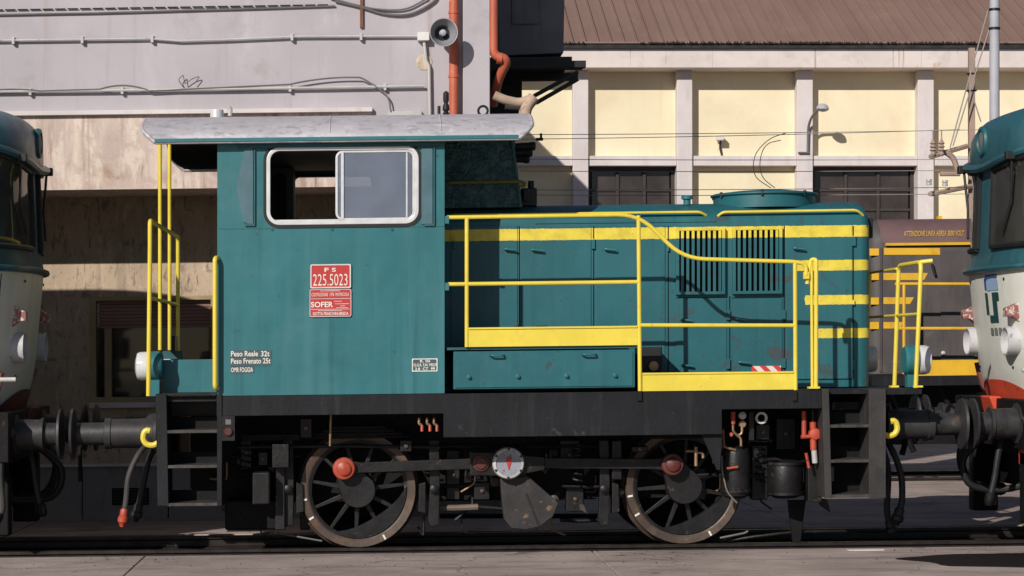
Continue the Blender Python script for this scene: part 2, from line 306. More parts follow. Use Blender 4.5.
def hood_paint():                                       # teal with the painted yellow bands, chipped along their edges
    m, t, b = base('hood_teal_with_yellow_bands')
    pos = nd(t, 'ShaderNodeNewGeometry').outputs['Position']
    sx = nd(t, 'ShaderNodeSeparateXYZ'); t.links.new(pos, sx.inputs[0]); x, y, z = sx.outputs
    zl = math_(t, 'SUBTRACT', z, math_(t, 'MULTIPLY', math_(t, 'SUBTRACT', x, XR), GR))
    n1 = noise(t, 26, 5, .65); n2 = noise(t, 4.5, 6, .62, dist=.5); n3 = noise(t, 7, 3)
    wob = math_(t, 'MULTIPLY', math_(t, 'SUBTRACT', n1, .5), .018); zw = math_(t, 'ADD', zl, wob)
    xw = math_(t, 'ADD', x, math_(t, 'MULTIPLY', math_(t, 'SUBTRACT', n3, .5), .10))
    tot = None
    for px0, px1, py0, py1, pxm in ((440,900,226,237.5,783),(798,900,260,270.5,833),(805,900,295,304.5,833),(817,900,328.5,338,833)):
        Yh = .90; z0 = PZ(pxm,py1,Yh); z1 = PZ(pxm,py0,Yh); x0 = PX(px0,Yh)
        a = math_(t, 'MULTIPLY', math_(t, 'GREATER_THAN', zw, z0), math_(t, 'LESS_THAN', zw, z1))
        a = math_(t, 'MULTIPLY', a, math_(t, 'GREATER_THAN', xw, x0))
        tot = a if tot is None else math_(t, 'MAXIMUM', tot, a)
    chips = math_(t, 'MULTIPLY', ramp(t, n2, .66, .68), ramp(t, sx.outputs[0], 1.5, 4.0))
    tot = math_(t, 'MULTIPLY', tot, math_(t, 'SUBTRACT', 1.0, chips))
    teal = mix(t, ramp(t, noise(t, 1.6), .3, .7), mul(HTEAL, .86), mul(HTEAL, 1.05))
    teal = mix(t, math_(t, 'MULTIPLY', ramp(t, noise(t, 4, 5, stretch=(1.6,1.6,.2)), .55, .85), .5), teal, mul(HTEAL, .8))
    teal = mix(t, math_(t, 'MULTIPLY', ramp(t, noise(t, 5.2, 9, .72, dist=.8), .572, .592), ramp(t, sx.outputs[0], 1.9, 3.6)), teal, S(64,76,80))
    teal = mix(t, math_(t, 'MULTIPLY', ramp(t, noise(t, 2.4, 7, .66, stretch=(2.2,2.2,.16)), .5, .74), .5), teal, S(56,108,114))
    teal = mix(t, math_(t, 'MULTIPLY', ramp(t, noise(t, 3.4, 7, .66, stretch=(2.6,2.6,.12)), .52, .74), .55), teal, S(26,74,82))
    teal = mix(t, math_(t, 'MULTIPLY', ramp(t, noise(t, 11, 8, .7), .64, .66), .8), teal, S(60,68,72))
    yel = mix(t, ramp(t, noise(t, 9, 5), .35, .75), YEL, mul(YEL, .74))
    t.links.new(mix(t, tot, teal, yel), b.inputs['Base Color']); b.inputs['Roughness'].default_value = .45
    bump(t, b, math_(t, 'ADD', math_(t, 'MULTIPLY', noise(t, 7, 4), .15), math_(t, 'MULTIPLY', noise(t, 1.9, 2, .4), 1.6)), 1.0, .01); return m
M['hood'] = hood_paint()
def crinkle():
    m, t, b = base('crumpled_teal_sheet')
    t.links.new(mix(t, ramp(t, noise(t, 10, 5), .35, .7), S(28,66,72), S(60,100,106)), b.inputs['Base Color'])
    b.inputs['Roughness'].default_value = .3; bump(t, b, noise(t, 16, 4, dist=1.5), .9, .03); return m
M['crinkle'] = crinkle()
def pavement():
    m, t, b = base('worn_pinkish_concrete')
    pos = nd(t, 'ShaderNodeNewGeometry').outputs['Position']
    c = mix(t, ramp(t, noise(t, .8, 7, .65), .3, .72), S(158,140,133), S(194,177,169))
    c = mix(t, math_(t, 'MULTIPLY', ramp(t, noise(t, 1.3, 8, .68, stretch=(.4,2.2,1)), .46, .70), .8), c, S(120,106,102))
    c = mix(t, math_(t, 'MULTIPLY', ramp(t, noise(t, 2.2, 8, .7, stretch=(.5,1.6,1)), .54, .70), .7), c, S(200,186,178))
    c = mix(t, math_(t, 'MULTIPLY', noise(t, 90, 3), .4), c, S(92,82,78))
    c = mix(t, math_(t, 'MULTIPLY', ramp(t, noise(t, 26, 4), .64, .72), .7), c, S(78,70,68))
    c = mix(t, math_(t, 'MULTIPLY', ramp(t, noise(t, 1.1, 6, .7, dist=.8), .60, .68), .75), c, S(88,80,78))
    wv = nd(t, 'ShaderNodeTexVoronoi', feature='DISTANCE_TO_EDGE'); wv.inputs['Scale'].default_value = .55
    ns = nd(t, 'ShaderNodeTexNoise'); ns.inputs['Scale'].default_value = 2.5; ns.inputs['Detail'].default_value = 6; t.links.new(pos, ns.inputs['Vector'])
    va = nd(t, 'ShaderNodeVectorMath', operation='MULTIPLY_ADD'); t.links.new(ns.outputs['Color'], va.inputs[0]); va.inputs[1].default_value = (.55,.55,0); t.links.new(pos, va.inputs[2])
    t.links.new(va.outputs[0], wv.inputs['Vector'])
    crack = math_(t, 'SUBTRACT', 1.0, ramp(t, wv.outputs['Distance'], .002, .009))
    c = mix(t, math_(t, 'MULTIPLY', crack, .15), c, S(58,52,50))
    t.links.new(c, b.inputs['Base Color']); b.inputs['Roughness'].default_value = .85
    bump(t, b, math_(t, 'SUBTRACT', math_(t, 'ADD', math_(t, 'MULTIPLY', noise(t, 45, 6), .35), math_(t, 'MULTIPLY', noise(t, 6, 5), .5)), crack), .6, .012); return m
M['pave'] = pavement()
M['dirt'] = weather('oily_track_dirt', S(40,37,36), .95, var=.5, vs=6, patch=S(72,66,62), pa=(.55,.75), ps=14, grain=.3, bmp=1, bs_=40, layers=((S(100,92,86),40,.6,.72,None,.6),(S(20,18,18),3,.45,.65,None,.7)))
def wet():
    m, t, b = base('wet_oil_stain'); b.inputs['Base Color'].default_value = (*S(26,22,22), 1); b.inputs['Roughness'].default_value = .6; b.inputs['Specular IOR Level'].default_value = .15
    bump(t, b, noise(t, 40, 4), .15, .01); return m
M['wet'] = wet()

# ------------------------------------------------------------------ ground, tracks
YC = 1.45                                               # track centre line
g = MB().box(-400, 400, -120, 700, -.4, -.14).build('ground', M['dirt'], None, 0, gr=True); struct(g)
pv = MB().box(-90, 90, -80, .02, -.136, -.03).build('pavement', M['pave'], None, 0); struct(pv)
slab_src = None
sx0 = [-10.2, -6.1, -2.05, 2.02, 6.1, 10.2]
for j in range(6):
    for i in range(5):
        a, b_ = sx0[i], sx0[i+1]; y1 = .045-j*4.0; y0 = y1-3.985
        o = MB().box(a+.006+.01*random.random(), b_-.006, y0, y1+.01*random.random(), -.03, .002*random.random()).build('slab', M['pave'], pv, 0, bevel=.006)
rg = MB().box(-90, 90, 2.75, 60, -.136, -.05).build('back_pavement', M['pave'], None, 0); struct(rg)
for i in range(12):
    for j in range(2):
        MB().box(-9.25+2.75*i, -6.515+2.75*i, 2.77+2.9*j, 5.655+2.9*j, -.05, -.034+.004*random.random()).build('slab', M['pave'], rg, 0, bevel=.004)
def rail(yc, name='rail'):
    for s in (-1, 1):
        y = yc+s*.7525
        pr = [(-.062,-.135),(.062,-.135),(.062,-.12),(.012,-.10),(.012,-.045),(.036,-.03),(.036,-.004),(.028,0),(-.028,0),(-.036,-.004),(-.036,-.03),(-.012,-.045),(-.012,-.10),(-.062,-.12)]
        o = MB().prism_x([(y+a, z) for a, z in pr], -40, 60).build(name, M['rail'], None, 0); struct(o)
rail(YC); rail(11.3)
for i in range(40):                                     # sleepers of the near track, mostly buried
    o = MB().box(-7+.62*i, -6.76+.62*i, .2, 2.7, -.14, -.118).build('sleeper', M['dirt'], g, 0)
# gravel strip along the paving edge
gm = MB()
for i in range(2600):
    x = random.uniform(-6, 9); y = random.uniform(.07, .62) if random.random() < .8 else random.uniform(.8, 2.2); r = random.uniform(.008, .022)
    z = -.135+r*.4+random.random()*.02
    pts = [(x+r*random.uniform(.7,1.2), y, z),(x-r, y+r*.4, z),(x, y-r*random.uniform(.8,1.2), z),(x+.2*r, y+r, z),(x, y, z+r*random.uniform(.6,1)),(x, y, z-r*.5)]
    gm.add(pts, [(0,3,4),(3,1,4),(1,2,4),(2,0,4),(3,0,5),(1,3,5),(2,1,5),(0,2,5)])
o = gm.build('track_gravel', M['dirt'], None, 0); o['kind'] = 'stuff'; tag(o, 'dark oily gravel lying along the near track', 'gravel')
gm = MB()
for i in range(160):
    x = random.uniform(-4.5, 7.5); y = .02-abs(random.gauss(0, .9)); r = random.uniform(.003, .009); z = .003
    gm.add([(x+r, y, z),(x-r, y+r*.5, z),(x, y-r, z),(x, y, z+r*random.uniform(.6,1.1))], [(0,1,3),(1,2,3),(2,0,3)])
o = gm.build('paving_grit', M['dirt'], None, 0); o['kind'] = 'stuff'; tag(o, 'loose grit scattered over the front paving', 'grit')
dm = MB().box(-40, 60, .06, .70, -.139, -.07).build('track_edge_fill', M['dirt'], None, 0); struct(dm)
# wet stain, painted line and litter
st = []
for i in range(40):
    a = 2*math.pi*i/40; rx = 1.8+.15*math.sin(3*a+1)+.07*math.sin(7*a); ry = .72+.10*math.sin(2*a+.5)+.05*math.sin(9*a)
    st.append((6.3+rx*math.cos(a), -1.2+ry*math.sin(a)))
m = MB(); m.add([(x, y, .0035) for x, y in st]+[(x, y, .0005) for x, y in st], [tuple(range(40))]+[(i,(i+1)%40,40+(i+1)%40,40+i) for i in range(40)])
tag(m.build('wet_stain', M['wet'], None, 0), 'dark wet oil stain on the pavement in front of the right railcar', 'stain')
tag(MB().box(PX(848,-.2), PX(884,-.2), -.22, -.13, .0005, .006).build('painted_line', M['white'], None, 0), 'short white painted line on the pavement below the right steps', 'marking')
m = MB(); c0 = P(926, 535, .9); c0.z = -.10
m.add([c0+Vector(q) for q in ((-.05,-.03,0),(.05,-.02,.005),(.045,.04,0),(-.03,.05,.01),(.0,.0,.055),(.02,.03,.04))], [(0,1,4),(1,2,5,4),(2,3,5),(3,0,4,5),(0,3,2,1)])
tag(m.build('paper_scrap', M['paper'], None, 0), 'crumpled white paper scrap lying beside the rail', 'litter')

# ------------------------------------------------------------------ shunting locomotive
LOCO = thing('shunting_locomotive', (1.4, YC, 0), 'teal diesel shunter with yellow handrails, silver roof and red number plates', 'locomotive')
def part(mb, name, mat, parent=None, **k): return mb.build(name, M[mat] if isinstance(mat, str) else mat, parent or LOCO, **k)
HW = 1.45; YF = 2*YC                                    # near side at Y 0, far side at Y 2.9
def zz(py, px=330, Y=0): return PZ(px, py, Y)
FT = PZ(500, 392.6, 0)                                  # frame top (deck) height
# --- frame
x217, x444, x722, x826 = PX(216.5,0), PX(443.5,0), PX(722,0), PX(827,0)
zb1, zb2, zb3 = PZ(330,415,0), PZ(580,436,0), PZ(770,409,0)
poly = [(x217,FT-.004),(x826,FT-.004),(x826,zb3),(x722,zb3),(x722,zb2),(x444,zb2),(x444,zb1),(x217,zb1)]
part(MB().prism(poly, -.006, .05), 'side_sill', 'black', bevel=.006)
part(MB().prism(poly, 2.85, 2.906), 'side_sill', 'black', bevel=.006)
part(MB().box(PX(163,0), PX(868,.3), .06, 2.84, FT-.05, FT-.01), 'deck', 'black')
for yy in (.93, 1.90): part(MB().box(PX(190,.9), PX(875,.9), yy, yy+.07, .42, FT-.06), 'main_frame', 'soot')
part(MB().box(PX(430,.9), PX(600,.9), 1.05, 1.85, .40, FT-.06), 'gearbox', 'soot', bevel=.03)
part(MB().box(PX(690,.9), PX(800,.9), 1.05, 1.85, .55, FT-.06), 'fuel_tank', 'soot', bevel=.03)
for px, d in ((160,-1),(884,1)): part(MB().box(PX(px,0)-.04, PX(px,0)+.04, .1, 2.8, .80, FT-.01), 'buffer_beam', 'soot', bevel=.006)
# small box with a red button, and cocks
o = part(MB().rb(222, 416, 235, 441, -.02, .05), 'switch_box', 'gear', bevel=.004)
part(MB().cyl(P(228,431.5,-.02), P(228,431.5,-.05), .035), 'button', 'darkred', o)
part(MB().rb(225.5, 419.5, 231, 424.5, -.024, -.02), 'dial', 'cable', o)
for q in (419, 427, 434):
    o = part(MB().tube(fillet([P(q,418,.1), P(q,424,.1), P(q+3,425,.1), P(q+3,431,.1)], .02), .012), 'drain_cock', 'copper')
    part(MB().tube([P(q+3,425.5,.1), P(q+3,431.5,.09)], .014), 'cock_handle', 'orange', o)
part(MB().tube([P(331,413,.3), P(330.5,427,.3), P(330,446,.3)], .011), 'sand_pipe', 'copper')
part(MB().tube(fillet([P(276,533,.75), P(322,541,.72)], .02), .009), 'sand_nozzle', 'cable')
part(MB().tube(fillet([P(720,538,.72), P(745,533,.72), P(748,531,.72)], .02), .010), 'sand_nozzle', 'cable')

# --- cab
cx0, cx1 = PX(217.3,0), PX(444.5,0); cz0 = FT; cz1 = PZ(330,139.5,0)
wx0, wx1, wz0, wz1 = PX(266.5,0), PX(418.8,0), PZ(342,224.5,0), PZ(342,146.5,0)
hole = rrect(wx0+.025, wx1-.025, wz0+.025, wz1-.025, .09)
part(holed([(cx0,cz0),(cx1,cz0),(cx1,cz1),(cx0,cz1)], [hole], 0, .05), 'cab_wall', 'teal', smooth=30)
part(holed([(cx0,cz0),(cx1,cz0),(cx1,cz1),(cx0,cz1)], [rrect(PX(294,2.85), PX(372,2.85), wz0+.035, wz1-.035, .07)], 2.85, 2.9), 'cab_wall', 'teal', smooth=30)
def endwall(x0, x1, name):
    m = holed([(.052,cz0),(2.848,cz0),(2.848,cz1),(.052,cz1)], [rrect(.35,1.15,2.75,3.6,.08), rrect(1.75,2.55,2.75,3.6,.08)], x0, x1)
    m.v = [Vector((v.y, v.x, v.z)) for v in m.v]; return part(m, name, 'teal_dark', smooth=30)
e1 = endwall(cx0, cx0+.05, 'cab_end_wall'); e2 = endwall(cx1-.05, cx1, 'cab_end_wall')
for e, xx in ((e1, cx0+.02), (e2, cx1-.03)):
    for y0 in (.35, 1.75): part(MB().box(xx, xx+.01, y0-.02, y0+.82, 2.73, 3.62), 'window_glass', 'glass_dark', e)
part(MB().box(cx0+.05, cx1-.05, .05, 2.85, FT+.0, FT+.03), 'cab_floor', 'interior')
part(MB().box(cx0+.05, cx1-.05, .05, 2.85, cz1-.06, cz1-.03), 'cab_ceiling', 'interior')
o = part(MB().box(PX(270,2.4), PX(294,2.4), 2.1, 2.84, FT+.04, cz1-.07), 'cabinet', 'interior', bevel=.02)
part(MB().prism(rrect(PX(271.5,2.08), PX(286.5,2.08), wz0, wz1-.06, .08), 2.085, 2.1), 'cabinet_door', 'rubber', o)
part(MB().box(PX(330,1.2), PX(400,1.2), 1.1, 1.9, FT+.03, 2.55), 'control_desk', 'interior', bevel=.03)
o = part(MB().box(-.75, -.35, .9, 1.3, 2.0, 2.1), 'seat', 'rubber', bevel=.03); part(MB().box(-.78, -.7, .9, 1.3, 2.1, 2.7), 'seat_back', 'rubber', o, bevel=.03)
# window
def ring(x0, x1, z0, z1, r, t, y0, y1): return holed(rrect(x0,x1,z0,z1,r), [rrect(x0+t,x1-t,z0+t,z1-t,max(.01,r-t))], y0, y1)
wf = part(ring(wx0, wx1, wz0, wz1, .12, .036, -.018, .03), 'window_frame', 'alu', bevel=.006)
part(ring(wx0-.028, wx1+.028, wz0-.028, wz1+.028, .145, .03, -.01, 0.0), 'window_seal', 'rubber', wf)
xm = PX(335.5,0); xm2 = PX(343,0)
part(ring(xm, wx1-.036, wz0+.036, wz1-.036, .07, .022, -.006, .012), 'sliding_frame', 'alu', wf, bevel=.004)
part(MB().box(xm+.05, xm+.075, -.012, .02, wz0+.05, wz1-.05), 'mullion', 'alu', wf)
part(MB().box(PX(406,0), PX(407.5,0), -.004, .02, wz0+.06, wz1-.06), 'mullion', 'alu', wf)
part(MB().box(xm+.02, wx1-.06, .0, .005, wz0+.06, wz1-.06), 'window_pane', 'glass_dust_sky', wf)
part(MB().box(wx0+.03, wx1-.03, .02, .06, wz0+.03, wz0+.05), 'window_track', 'alu', wf)
o = part(ring(PX(292,2.85), PX(374,2.85), wz0+.02, wz1-.02, .08, .03, 2.83, 2.92), 'window_frame', 'gear')
part(MB().box(PX(336,2.85), PX(338.5,2.85), 2.84, 2.9, wz0+.04, wz1-.04), 'mullion', 'gear', o)
part(MB().box(PX(337,2.85), PX(373,2.85), 2.868, 2.872, wz0+.03, wz1-.03), 'window_pane', 'glass_dust_sky', o)
# wind deflectors and the seams beside the window
wd = weather('pale_worn_teal_plate', S(80,112,122), .4, var=.12, vs=4)
part(MB().pprism([(245,147),(236.3,187),(243,222),(253,225),(253,147)], -.012, -.001), 'wind_deflector', wd)
part(MB().pprism([(421.5,148),(421.5,224),(432.5,224),(432.5,148)], -.012, -.001), 'wind_deflector', wd)
for q in (253.8, 433.5):
    o = part(MB().rb(q, 146, q+1.3, 225.5, -.022, -.001), 'deflector_hinge', 'teal_dark')
    part(MB().rb(q-9, 223.5, q+1, 226, -.02, -.001), 'deflector_catch', 'teal_dark', o)
part(MB().rb(218, 226.8, 444, 227.8, -.005, -.001), 'wall_seam', 'teal')
part(MB().rb(238, 140, 442, 147, -.03, -.001), 'eave_shade_strip', 'teal_dark')  # darker strip painted in as the roof eave's shadow on the cab
for q in (272, 332, 392): part(MB().cyl(P(q,229.5,0), P(q,229.5,-.008), .012, n=8), 'rivet', 'teal_dark')
# roof
rx0, rx1, ry0, ry1 = PX(142,0), PX(532.5,0), -.10, YF+.10; rz0 = PZ(340,139.5,0); rh = PZ(340,114.5,.5)-rz0
def sm(n, e):                                            # samples crowded at both ends
    t = [0,.01,.03,.07,.13,.2,.3,.42,.56,.72,.88,1.0]
    return [a*e for a in t]+[e+(n-2*e)*i/8 for i in range(1,8)]+[n-a*e for a in t[::-1]]
def q4(e, r): e = min(1, e/r); return math.sqrt(max(0, 1-(1-e)**2))
def arch(b_, ins=0):                                     # height of the arched shell across the loco
    t = abs(2*b_/(ry1-ry0)-1); return rz0+(rh+.03)*max(0, 1-t**3.2)**.5*(.92+.08*(1-t*t))-ins
ys = sm(ry1-ry0, .7); W_ = ry1-ry0
def rin(b_):                                             # rounded plan corners
    e = min(b_, W_-b_); c = .13; return 0 if e > c else c*(1-math.sqrt(max(0, 1-((c-e)/c)**2)))
def rrow(k, dz, dy): 
    out = []
    for b_ in ys:
        x = rx0+(rx1-rx0)*k/12; x = max(x, rx0+rin(b_)); x = min(x, rx1-rin(b_)); q_ = dy*(1-2*b_/W_); out.append((x, ry0+b_+q_, arch(b_)-dz))
    return out
rm = MB().grid([rrow(k, 0, 0) for k in range(13)])
roof = part(rm, 'roof', 'silver', smooth=50)
part(MB().grid([rrow(k, .03, .012) for k in range(13)]), 'roof_shade_underside', 'soot', roof)  # near-black skin puts the shade under the roof into the colour
for k in (0, 12): part(MB().tube([Vector(p)-Vector((0,0,.016)) for p in rrow(k, 0, 0)], .020, 8), 'roof_rim', 'silver', roof)
for sg_ in (0, -1): part(MB().tube([(rrow(k,0,0)[sg_][0], rrow(k,0,0)[sg_][1], rz0-.016) for k in range(13)], .020, 8), 'roof_rim', 'silver', roof)
for xx in (PX(441,0), PX(330,0)): part(MB().tube([(xx, ry0+b_, arch(b_)+.001) for b_ in ys[2:-2]], .006, 6), 'roof_seam', 'silver', roof)
part(MB().rb(154.5, 136.6, 518.5, 140.6, -.125, -.09), 'gutter', 'teal', roof, bevel=.006)
part(MB().cyl((PX(217,1.2),1.2,rz0+.1), (PX(217,1.2),1.2,PZ(217,110,1.2)), .065), 'roof_vent', 'alu', roof)
part(MB().tube([P(230,116,1.0), P(230.5,109.5,1.0), P(229,107.5,1.0)], .02), 'roof_hook', 'conduit', roof)
t_ = [P(483,110.8,.9)+Vector((.045*math.cos(a*math.pi/8), 0, .045*math.sin(a*math.pi/8))) for a in range(17)]
part(MB().tube(t_, .012), 'lifting_ring', 'gear', roof)
c0 = P(446, 118, .9); c0.z -= .02
part(MB().lathe([(.018,0),(.018,.05),(.035,.06),(.02,.08),(.035,.10),(.03,.14),(.018,.16),(.028,.18),(.028,.26),(.0,.28)], c0, (0,0,1), 12), 'aerial', 'rubber', roof)
part(MB().cyl(P(439,118,.9), P(439,106,.9), .015), 'aerial_stub', 'rubber', roof)
# overhang fittings
for Yp in (.95, 1.95):
    px = VX+(-2.0)*CF/(CD+Yp)
    o = part(MB().cyl((-2.0, Yp, arch(Yp-ry0)-.02), (-2.0, Yp, PZ(px,350,Yp)), .018, n=10), 'grab_pole', 'yellow')
part(MB().pprism([(444.8,139),(512,139),(521.5,207),(444.8,208)], .98, 1.95), 'cab_bulkhead', 'crinkle')
part(MB().pprism([(511,139),(513.5,139),(522.5,207),(520,207)], .955, .98), 'bulkhead_edge', 'teal_dark')
part(MB().tube(fillet([P(449,182.6,.93), P(520,181.5,.92), P(525,183,.92), P(524,186,.92), P(520,186,.92)], .03), .016), 'tarpaulin_cord', weather('dull_yellow_cord', S(120,112,40), .7))
for i, (a, b_) in enumerate(((144,148.5),(150.5,155),(157,161.5))):
    part(MB().lathe([(.03,0),(.035,.10),(.035,.14),(.042,.15),(.042,.19),(.03,.2)], P(518-3*i,(a+b_)/2,1.3)-Vector((.03,0,0)), (1,0,0), 14), 'horn', 'rubber')
hb = part(MB().rb(521, 188, 537, 206, 1.2, 1.35), 'whistle_block', 'gear', bevel=.01)
part(MB().cyl(P(531,188,1.25), P(531,181,1.25), .03), 'whistle', 'rubber', hb); part(MB().cyl(P(525,190,1.15), P(525,201,1.15), .04), 'whistle', 'gear', hb)
# --- cab lettering and plates
pl = part(MB().rb(310.3, 264.2, 351, 288.3, -.016, -.001), 'number_plate', 'red', bevel=.003)
part(ring(PX(310.3,-.02), PX(351,-.02), PZ(331,288.3,0), PZ(331,264.2,0), .015, .012, -.022, -.016), 'plate_border', 'alu', pl)
[ptext(t_, a, 267.8, a+4.2, 271.8, -.019, M['letter'], pl, .02) for t_, a in (('F', 324.5), ('S', 331.8))]; ptext('225.5023', 313, 274, 347.5, 285.6, -.019, M['letter'], pl, -.006)
pl = part(MB().rb(309.7, 289.2, 351.3, 316.8, -.014, -.001), 'builder_plate', 'red', bevel=.003)
part(ring(PX(309.7,-.02), PX(351.3,-.02), PZ(331,316.8,0), PZ(331,289.2,0), .02, .006, -.018, -.014), 'plate_border', 'alu', pl)
for q in (298.4, 309): part(MB().rb(311, q, 350, q+.5, -.0165, -.014), 'plate_rule', 'alu', pl)
ptext('SOFER', 311, 301.8, 333, 307.3, -.0165, M['letter'], pl, .02)
ptext('ISOTTA FRASCHINI-BREDA', 313, 312, 348.5, 315.2, -.0165, M['letter'], pl, .01)
ptext('COSTRUZIONE  1976  MATRICOLA', 311.5, 292.8, 349, 296.2, -.0165, M['letter'], pl, .0)
for a, b_, c in ((320,340,290.6),(334,342,301),(335,349,303.5),(340,345,305.6),(336,348,307.5),(318,342,310.3)):
    part(MB().rb(a, c, b_, c+.55, -.0165, -.014), 'plate_rule', 'alu', pl)
greyp = weather('grey_overpaint', S(70,88,94), .6, var=.1)
def stencil(bgr, lines, nm):
    o = part(MB().rb(*bgr, -.004, -.001), nm, greyp)
    for tx, a, b_, c, d in lines: ptext(tx, a, b_, c, d, -.0065, M['letter'], o, .012)
stencil((230.5,350,271.5,357.2), [('Peso Reale',231,351,258,356.4), ('32t',261,351,269.5,356.4)], 'stencil_patch')
stencil((230.5,357.6,271,366), [('Peso Frenato 25t',231,358.2,270.5,363.6)], 'stencil_patch')
stencil((230.5,366.5,254,373), [('OMR FOGGIA',231,367.4,253,372.2)], 'stencil_patch')
o = part(MB().rb(412, 358.5, 437.5, 371.5, -.004, -.001), 'revision_panel', greyp)
part(ring(PX(412,0), PX(437.5,0), PZ(425,371.5,0), PZ(425,358.5,0), .004, .008, -.0065, -.004), 'panel_border', 'letter', o)
for tx, a, b_, c, d in (('R. ISI',420,359.8,430,362.4),('O.G.R. S.N. MELFI',413.5,363.4,436.5,366.4),('2.8  CT  99',415,367.4,435,370.3)):
    ptext(tx, a, b_, c, d, -.0065, M['letter'], o, .02)
# --- handrail at the cab corner
part(MB().tube(fillet([P(217.5,258,.0), P(215,258,-.08), P(215,388,-.08), P(217.5,388,.0)], .05), .022, 10), 'corner_grab_rail', 'yellow')
# --- hood
YH = .90; YH2 = YF-.85
hx0, hx1 = cx1+.001, PX(871, YH); hz1 = PZ(700,204.3,YC); hside = PZ(700,221,YH)
prof = [(YH, FT)]+[(YH+.55*(1-math.cos(a)), hside+(hz1-hside)*math.sin(a)) for a in [math.pi/2*i/8 for i in range(9)]]
prof += [(2*YC-y, z) for y, z in prof[::-1]]
RR = .10
m = MB(); secs = [(hx0, 0, 0)]+[(hx1-RR+RR*math.sin(math.pi/2*i/6), RR*(1-math.cos(math.pi/2*i/6)), i) for i in range(7)]
rows = []
for x, ins, _ in secs:
    s_ = 1-ins/(YC-YH)
    rows.append([(x, YC+(y-YC)*s_, z-(ins*.9 if z > hside-.01 else 0)) for y, z in prof])
m.grid(rows); m.f.append(tuple(len(m.v)-len(prof)+i for i in range(len(prof))))
hood = part(m, 'hood', M['hood'], smooth=30)
def hoodbox(px0, py0, px1, py1, y0, y1, name, mat='hood', parent=None, bevel=.004):
    m = MB(); pm = (px0+px1)/2
    m.box(PX(px0,YH), PX(px1,YH), YH-y0, YH-y1, PZ(pm,py0,YH), PZ(pm,py1,YH)); return part(m, name, M[mat], parent, bevel=bevel)
def door(px0, py0, px1, py1, handles=(), hinges=(), proud=.010):
    d = hoodbox(px0, py0, px1, py1, proud, -.002, 'door')
    for a, b_ in handles:
        part(MB().tube(fillet([P(a-4,b_,YH-.005), P(a-4,b_,YH-.05), P(a+7,b_+1.2,YH-.05)], .015), .011, 8), 'handle', 'teal', d)
    for a, b_ in hinges: hoodbox(a-1.8, b_-5, a+1.8, b_+5, .028, .008, 'hinge', 'hood', d, .003)
    return d
door(451, 226, 517.5, 387, [(509,249)], [(455,244)])
door(521, 226, 591, 387, [(536,249.5)], [(593,244)])
door(596, 226, 665, 387, [(609,249)], [])
for q, a_, b__ in ((519.3,226,387),(593.6,226,387),(668.2,226,387),(729.6,296,386),(784.2,226,386),(853.2,226,379)): hoodbox(q-.5, a_, q+.5, b__, .003, -.001, 'door_seam', 'soot', None, 0)
for a_, b__, py in ((451,665,387.4),(676,782,386.6),(786,852,379.6),(676,726,297.6),(732,782,297.6)): hoodbox(a_, py-.35, b__, py+.35, .003, -.001, 'door_seam', 'soot', None, 0)
for q, a_ in ((593.6,370),(668.2,246),(668.2,372),(728,372),(784,372),(853.5,300)): 
    part(MB().cyl(P(q,a_,YH-.02), P(q,a_+5,YH-.02), .012, n=8), 'hinge_pin', 'hood')
for q, py in ((470,300),(486,232),(560,300),(630,300),(632,233),(700,340),(757,340),(820,330),(820,300),(840,372)):
    part(MB().cyl(P(q,py,YH-.009), P(q,py,YH-.016), .009, n=8), 'rivet', 'hood')
for q in (517, 540, 610): hoodbox(q-4, 324, q+6, 326, .02, .008, 'latch', bevel=.002)
door(676, 299, 726.5, 386, [(685,319.5),(686,365)], [(728,315),(728,364)])
door(732.5, 299, 782, 386, [(740,318.5),(743,362)], [(783.5,315),(783.5,363)])
door(786, 224.5, 852, 379, [(798,248)], [(853.5,241),(853.5,365)])
for a, b_ in ((675.5,724.5),(732,781.5)):
    x0, x1 = PX(a,YH), PX(b_,YH); zt, zb = PZ(728,227.5,YH), PZ(728,294.5,YH); t = .03
    part(MB().box(x0+t, x1-t, YH-.003, YH-.001, zb+t, zt-t), 'louvre_opening', 'soot')
    lf = part(holed([(x0,zb),(x1,zb),(x1,zt),(x0,zt)], [[(x0+t,zb+t),(x1-t,zb+t),(x1-t,zt-t),(x0+t,zt-t)]], YH-.055, YH-.001), 'louvre_frame', M['hood'], smooth=30, bevel=.005)
    n = 8; src = None
    for i in range(n):
        xx = x0+t+(x1-x0-2*t)*(i+.55)/n
        part(MB().prism_x([(YH-.05,zb+t),(YH-.05,zt-t),(YH-.042,zt-t),(YH-.042,zb+t)], xx-.012, xx+.014), 'louvre_slat', M['hood'], lf)
# gutter strips along the hood roof
for a, b_ in ((447,706),(718,863)):
    part(MB().tube(fillet([P(a,216,YH+.02), P(a+5,212.3+(.0115*(700-a)),YH-.02), P(b_-6,212+(.0115*(700-b_)),YH-.02), P(b_,215.5,YH+.02)], .06), .013, 8), 'hood_gutter', 'yellow')
hoodbox(535, 221.6, 716, 222.9, .008, -.01, 'hood_roof_joint', 'hood', None, .002)
c0 = Vector((PX(764,YC), YC, hz1-.06))
part(MB().lathe([(.49,0),(.49,.115),(.50,.12),(.517,.13),(.517,.142),(.495,.152),(.3,.175),(0,.182)], c0, (0,0,1), 48), 'fan_cowl', 'teal2', smooth=25)
for i in range(7): part(MB().cyl(c0+Vector((.505*math.cos(i*.9+3.6), .505*math.sin(i*.9+3.6), .11)), c0+Vector((.505*math.cos(i*.9+3.6), .505*math.sin(i*.9+3.6), .16)), .014, n=8), 'cowl_bolt', 'gear')
part(MB().lathe([(.035,0),(.035,.05),(.055,.055),(.055,.085),(.04,.09)], Vector((PX(687,1.2),1.2,hz1-.02)), (0,0,1), 12), 'filler_cap', 'teal')
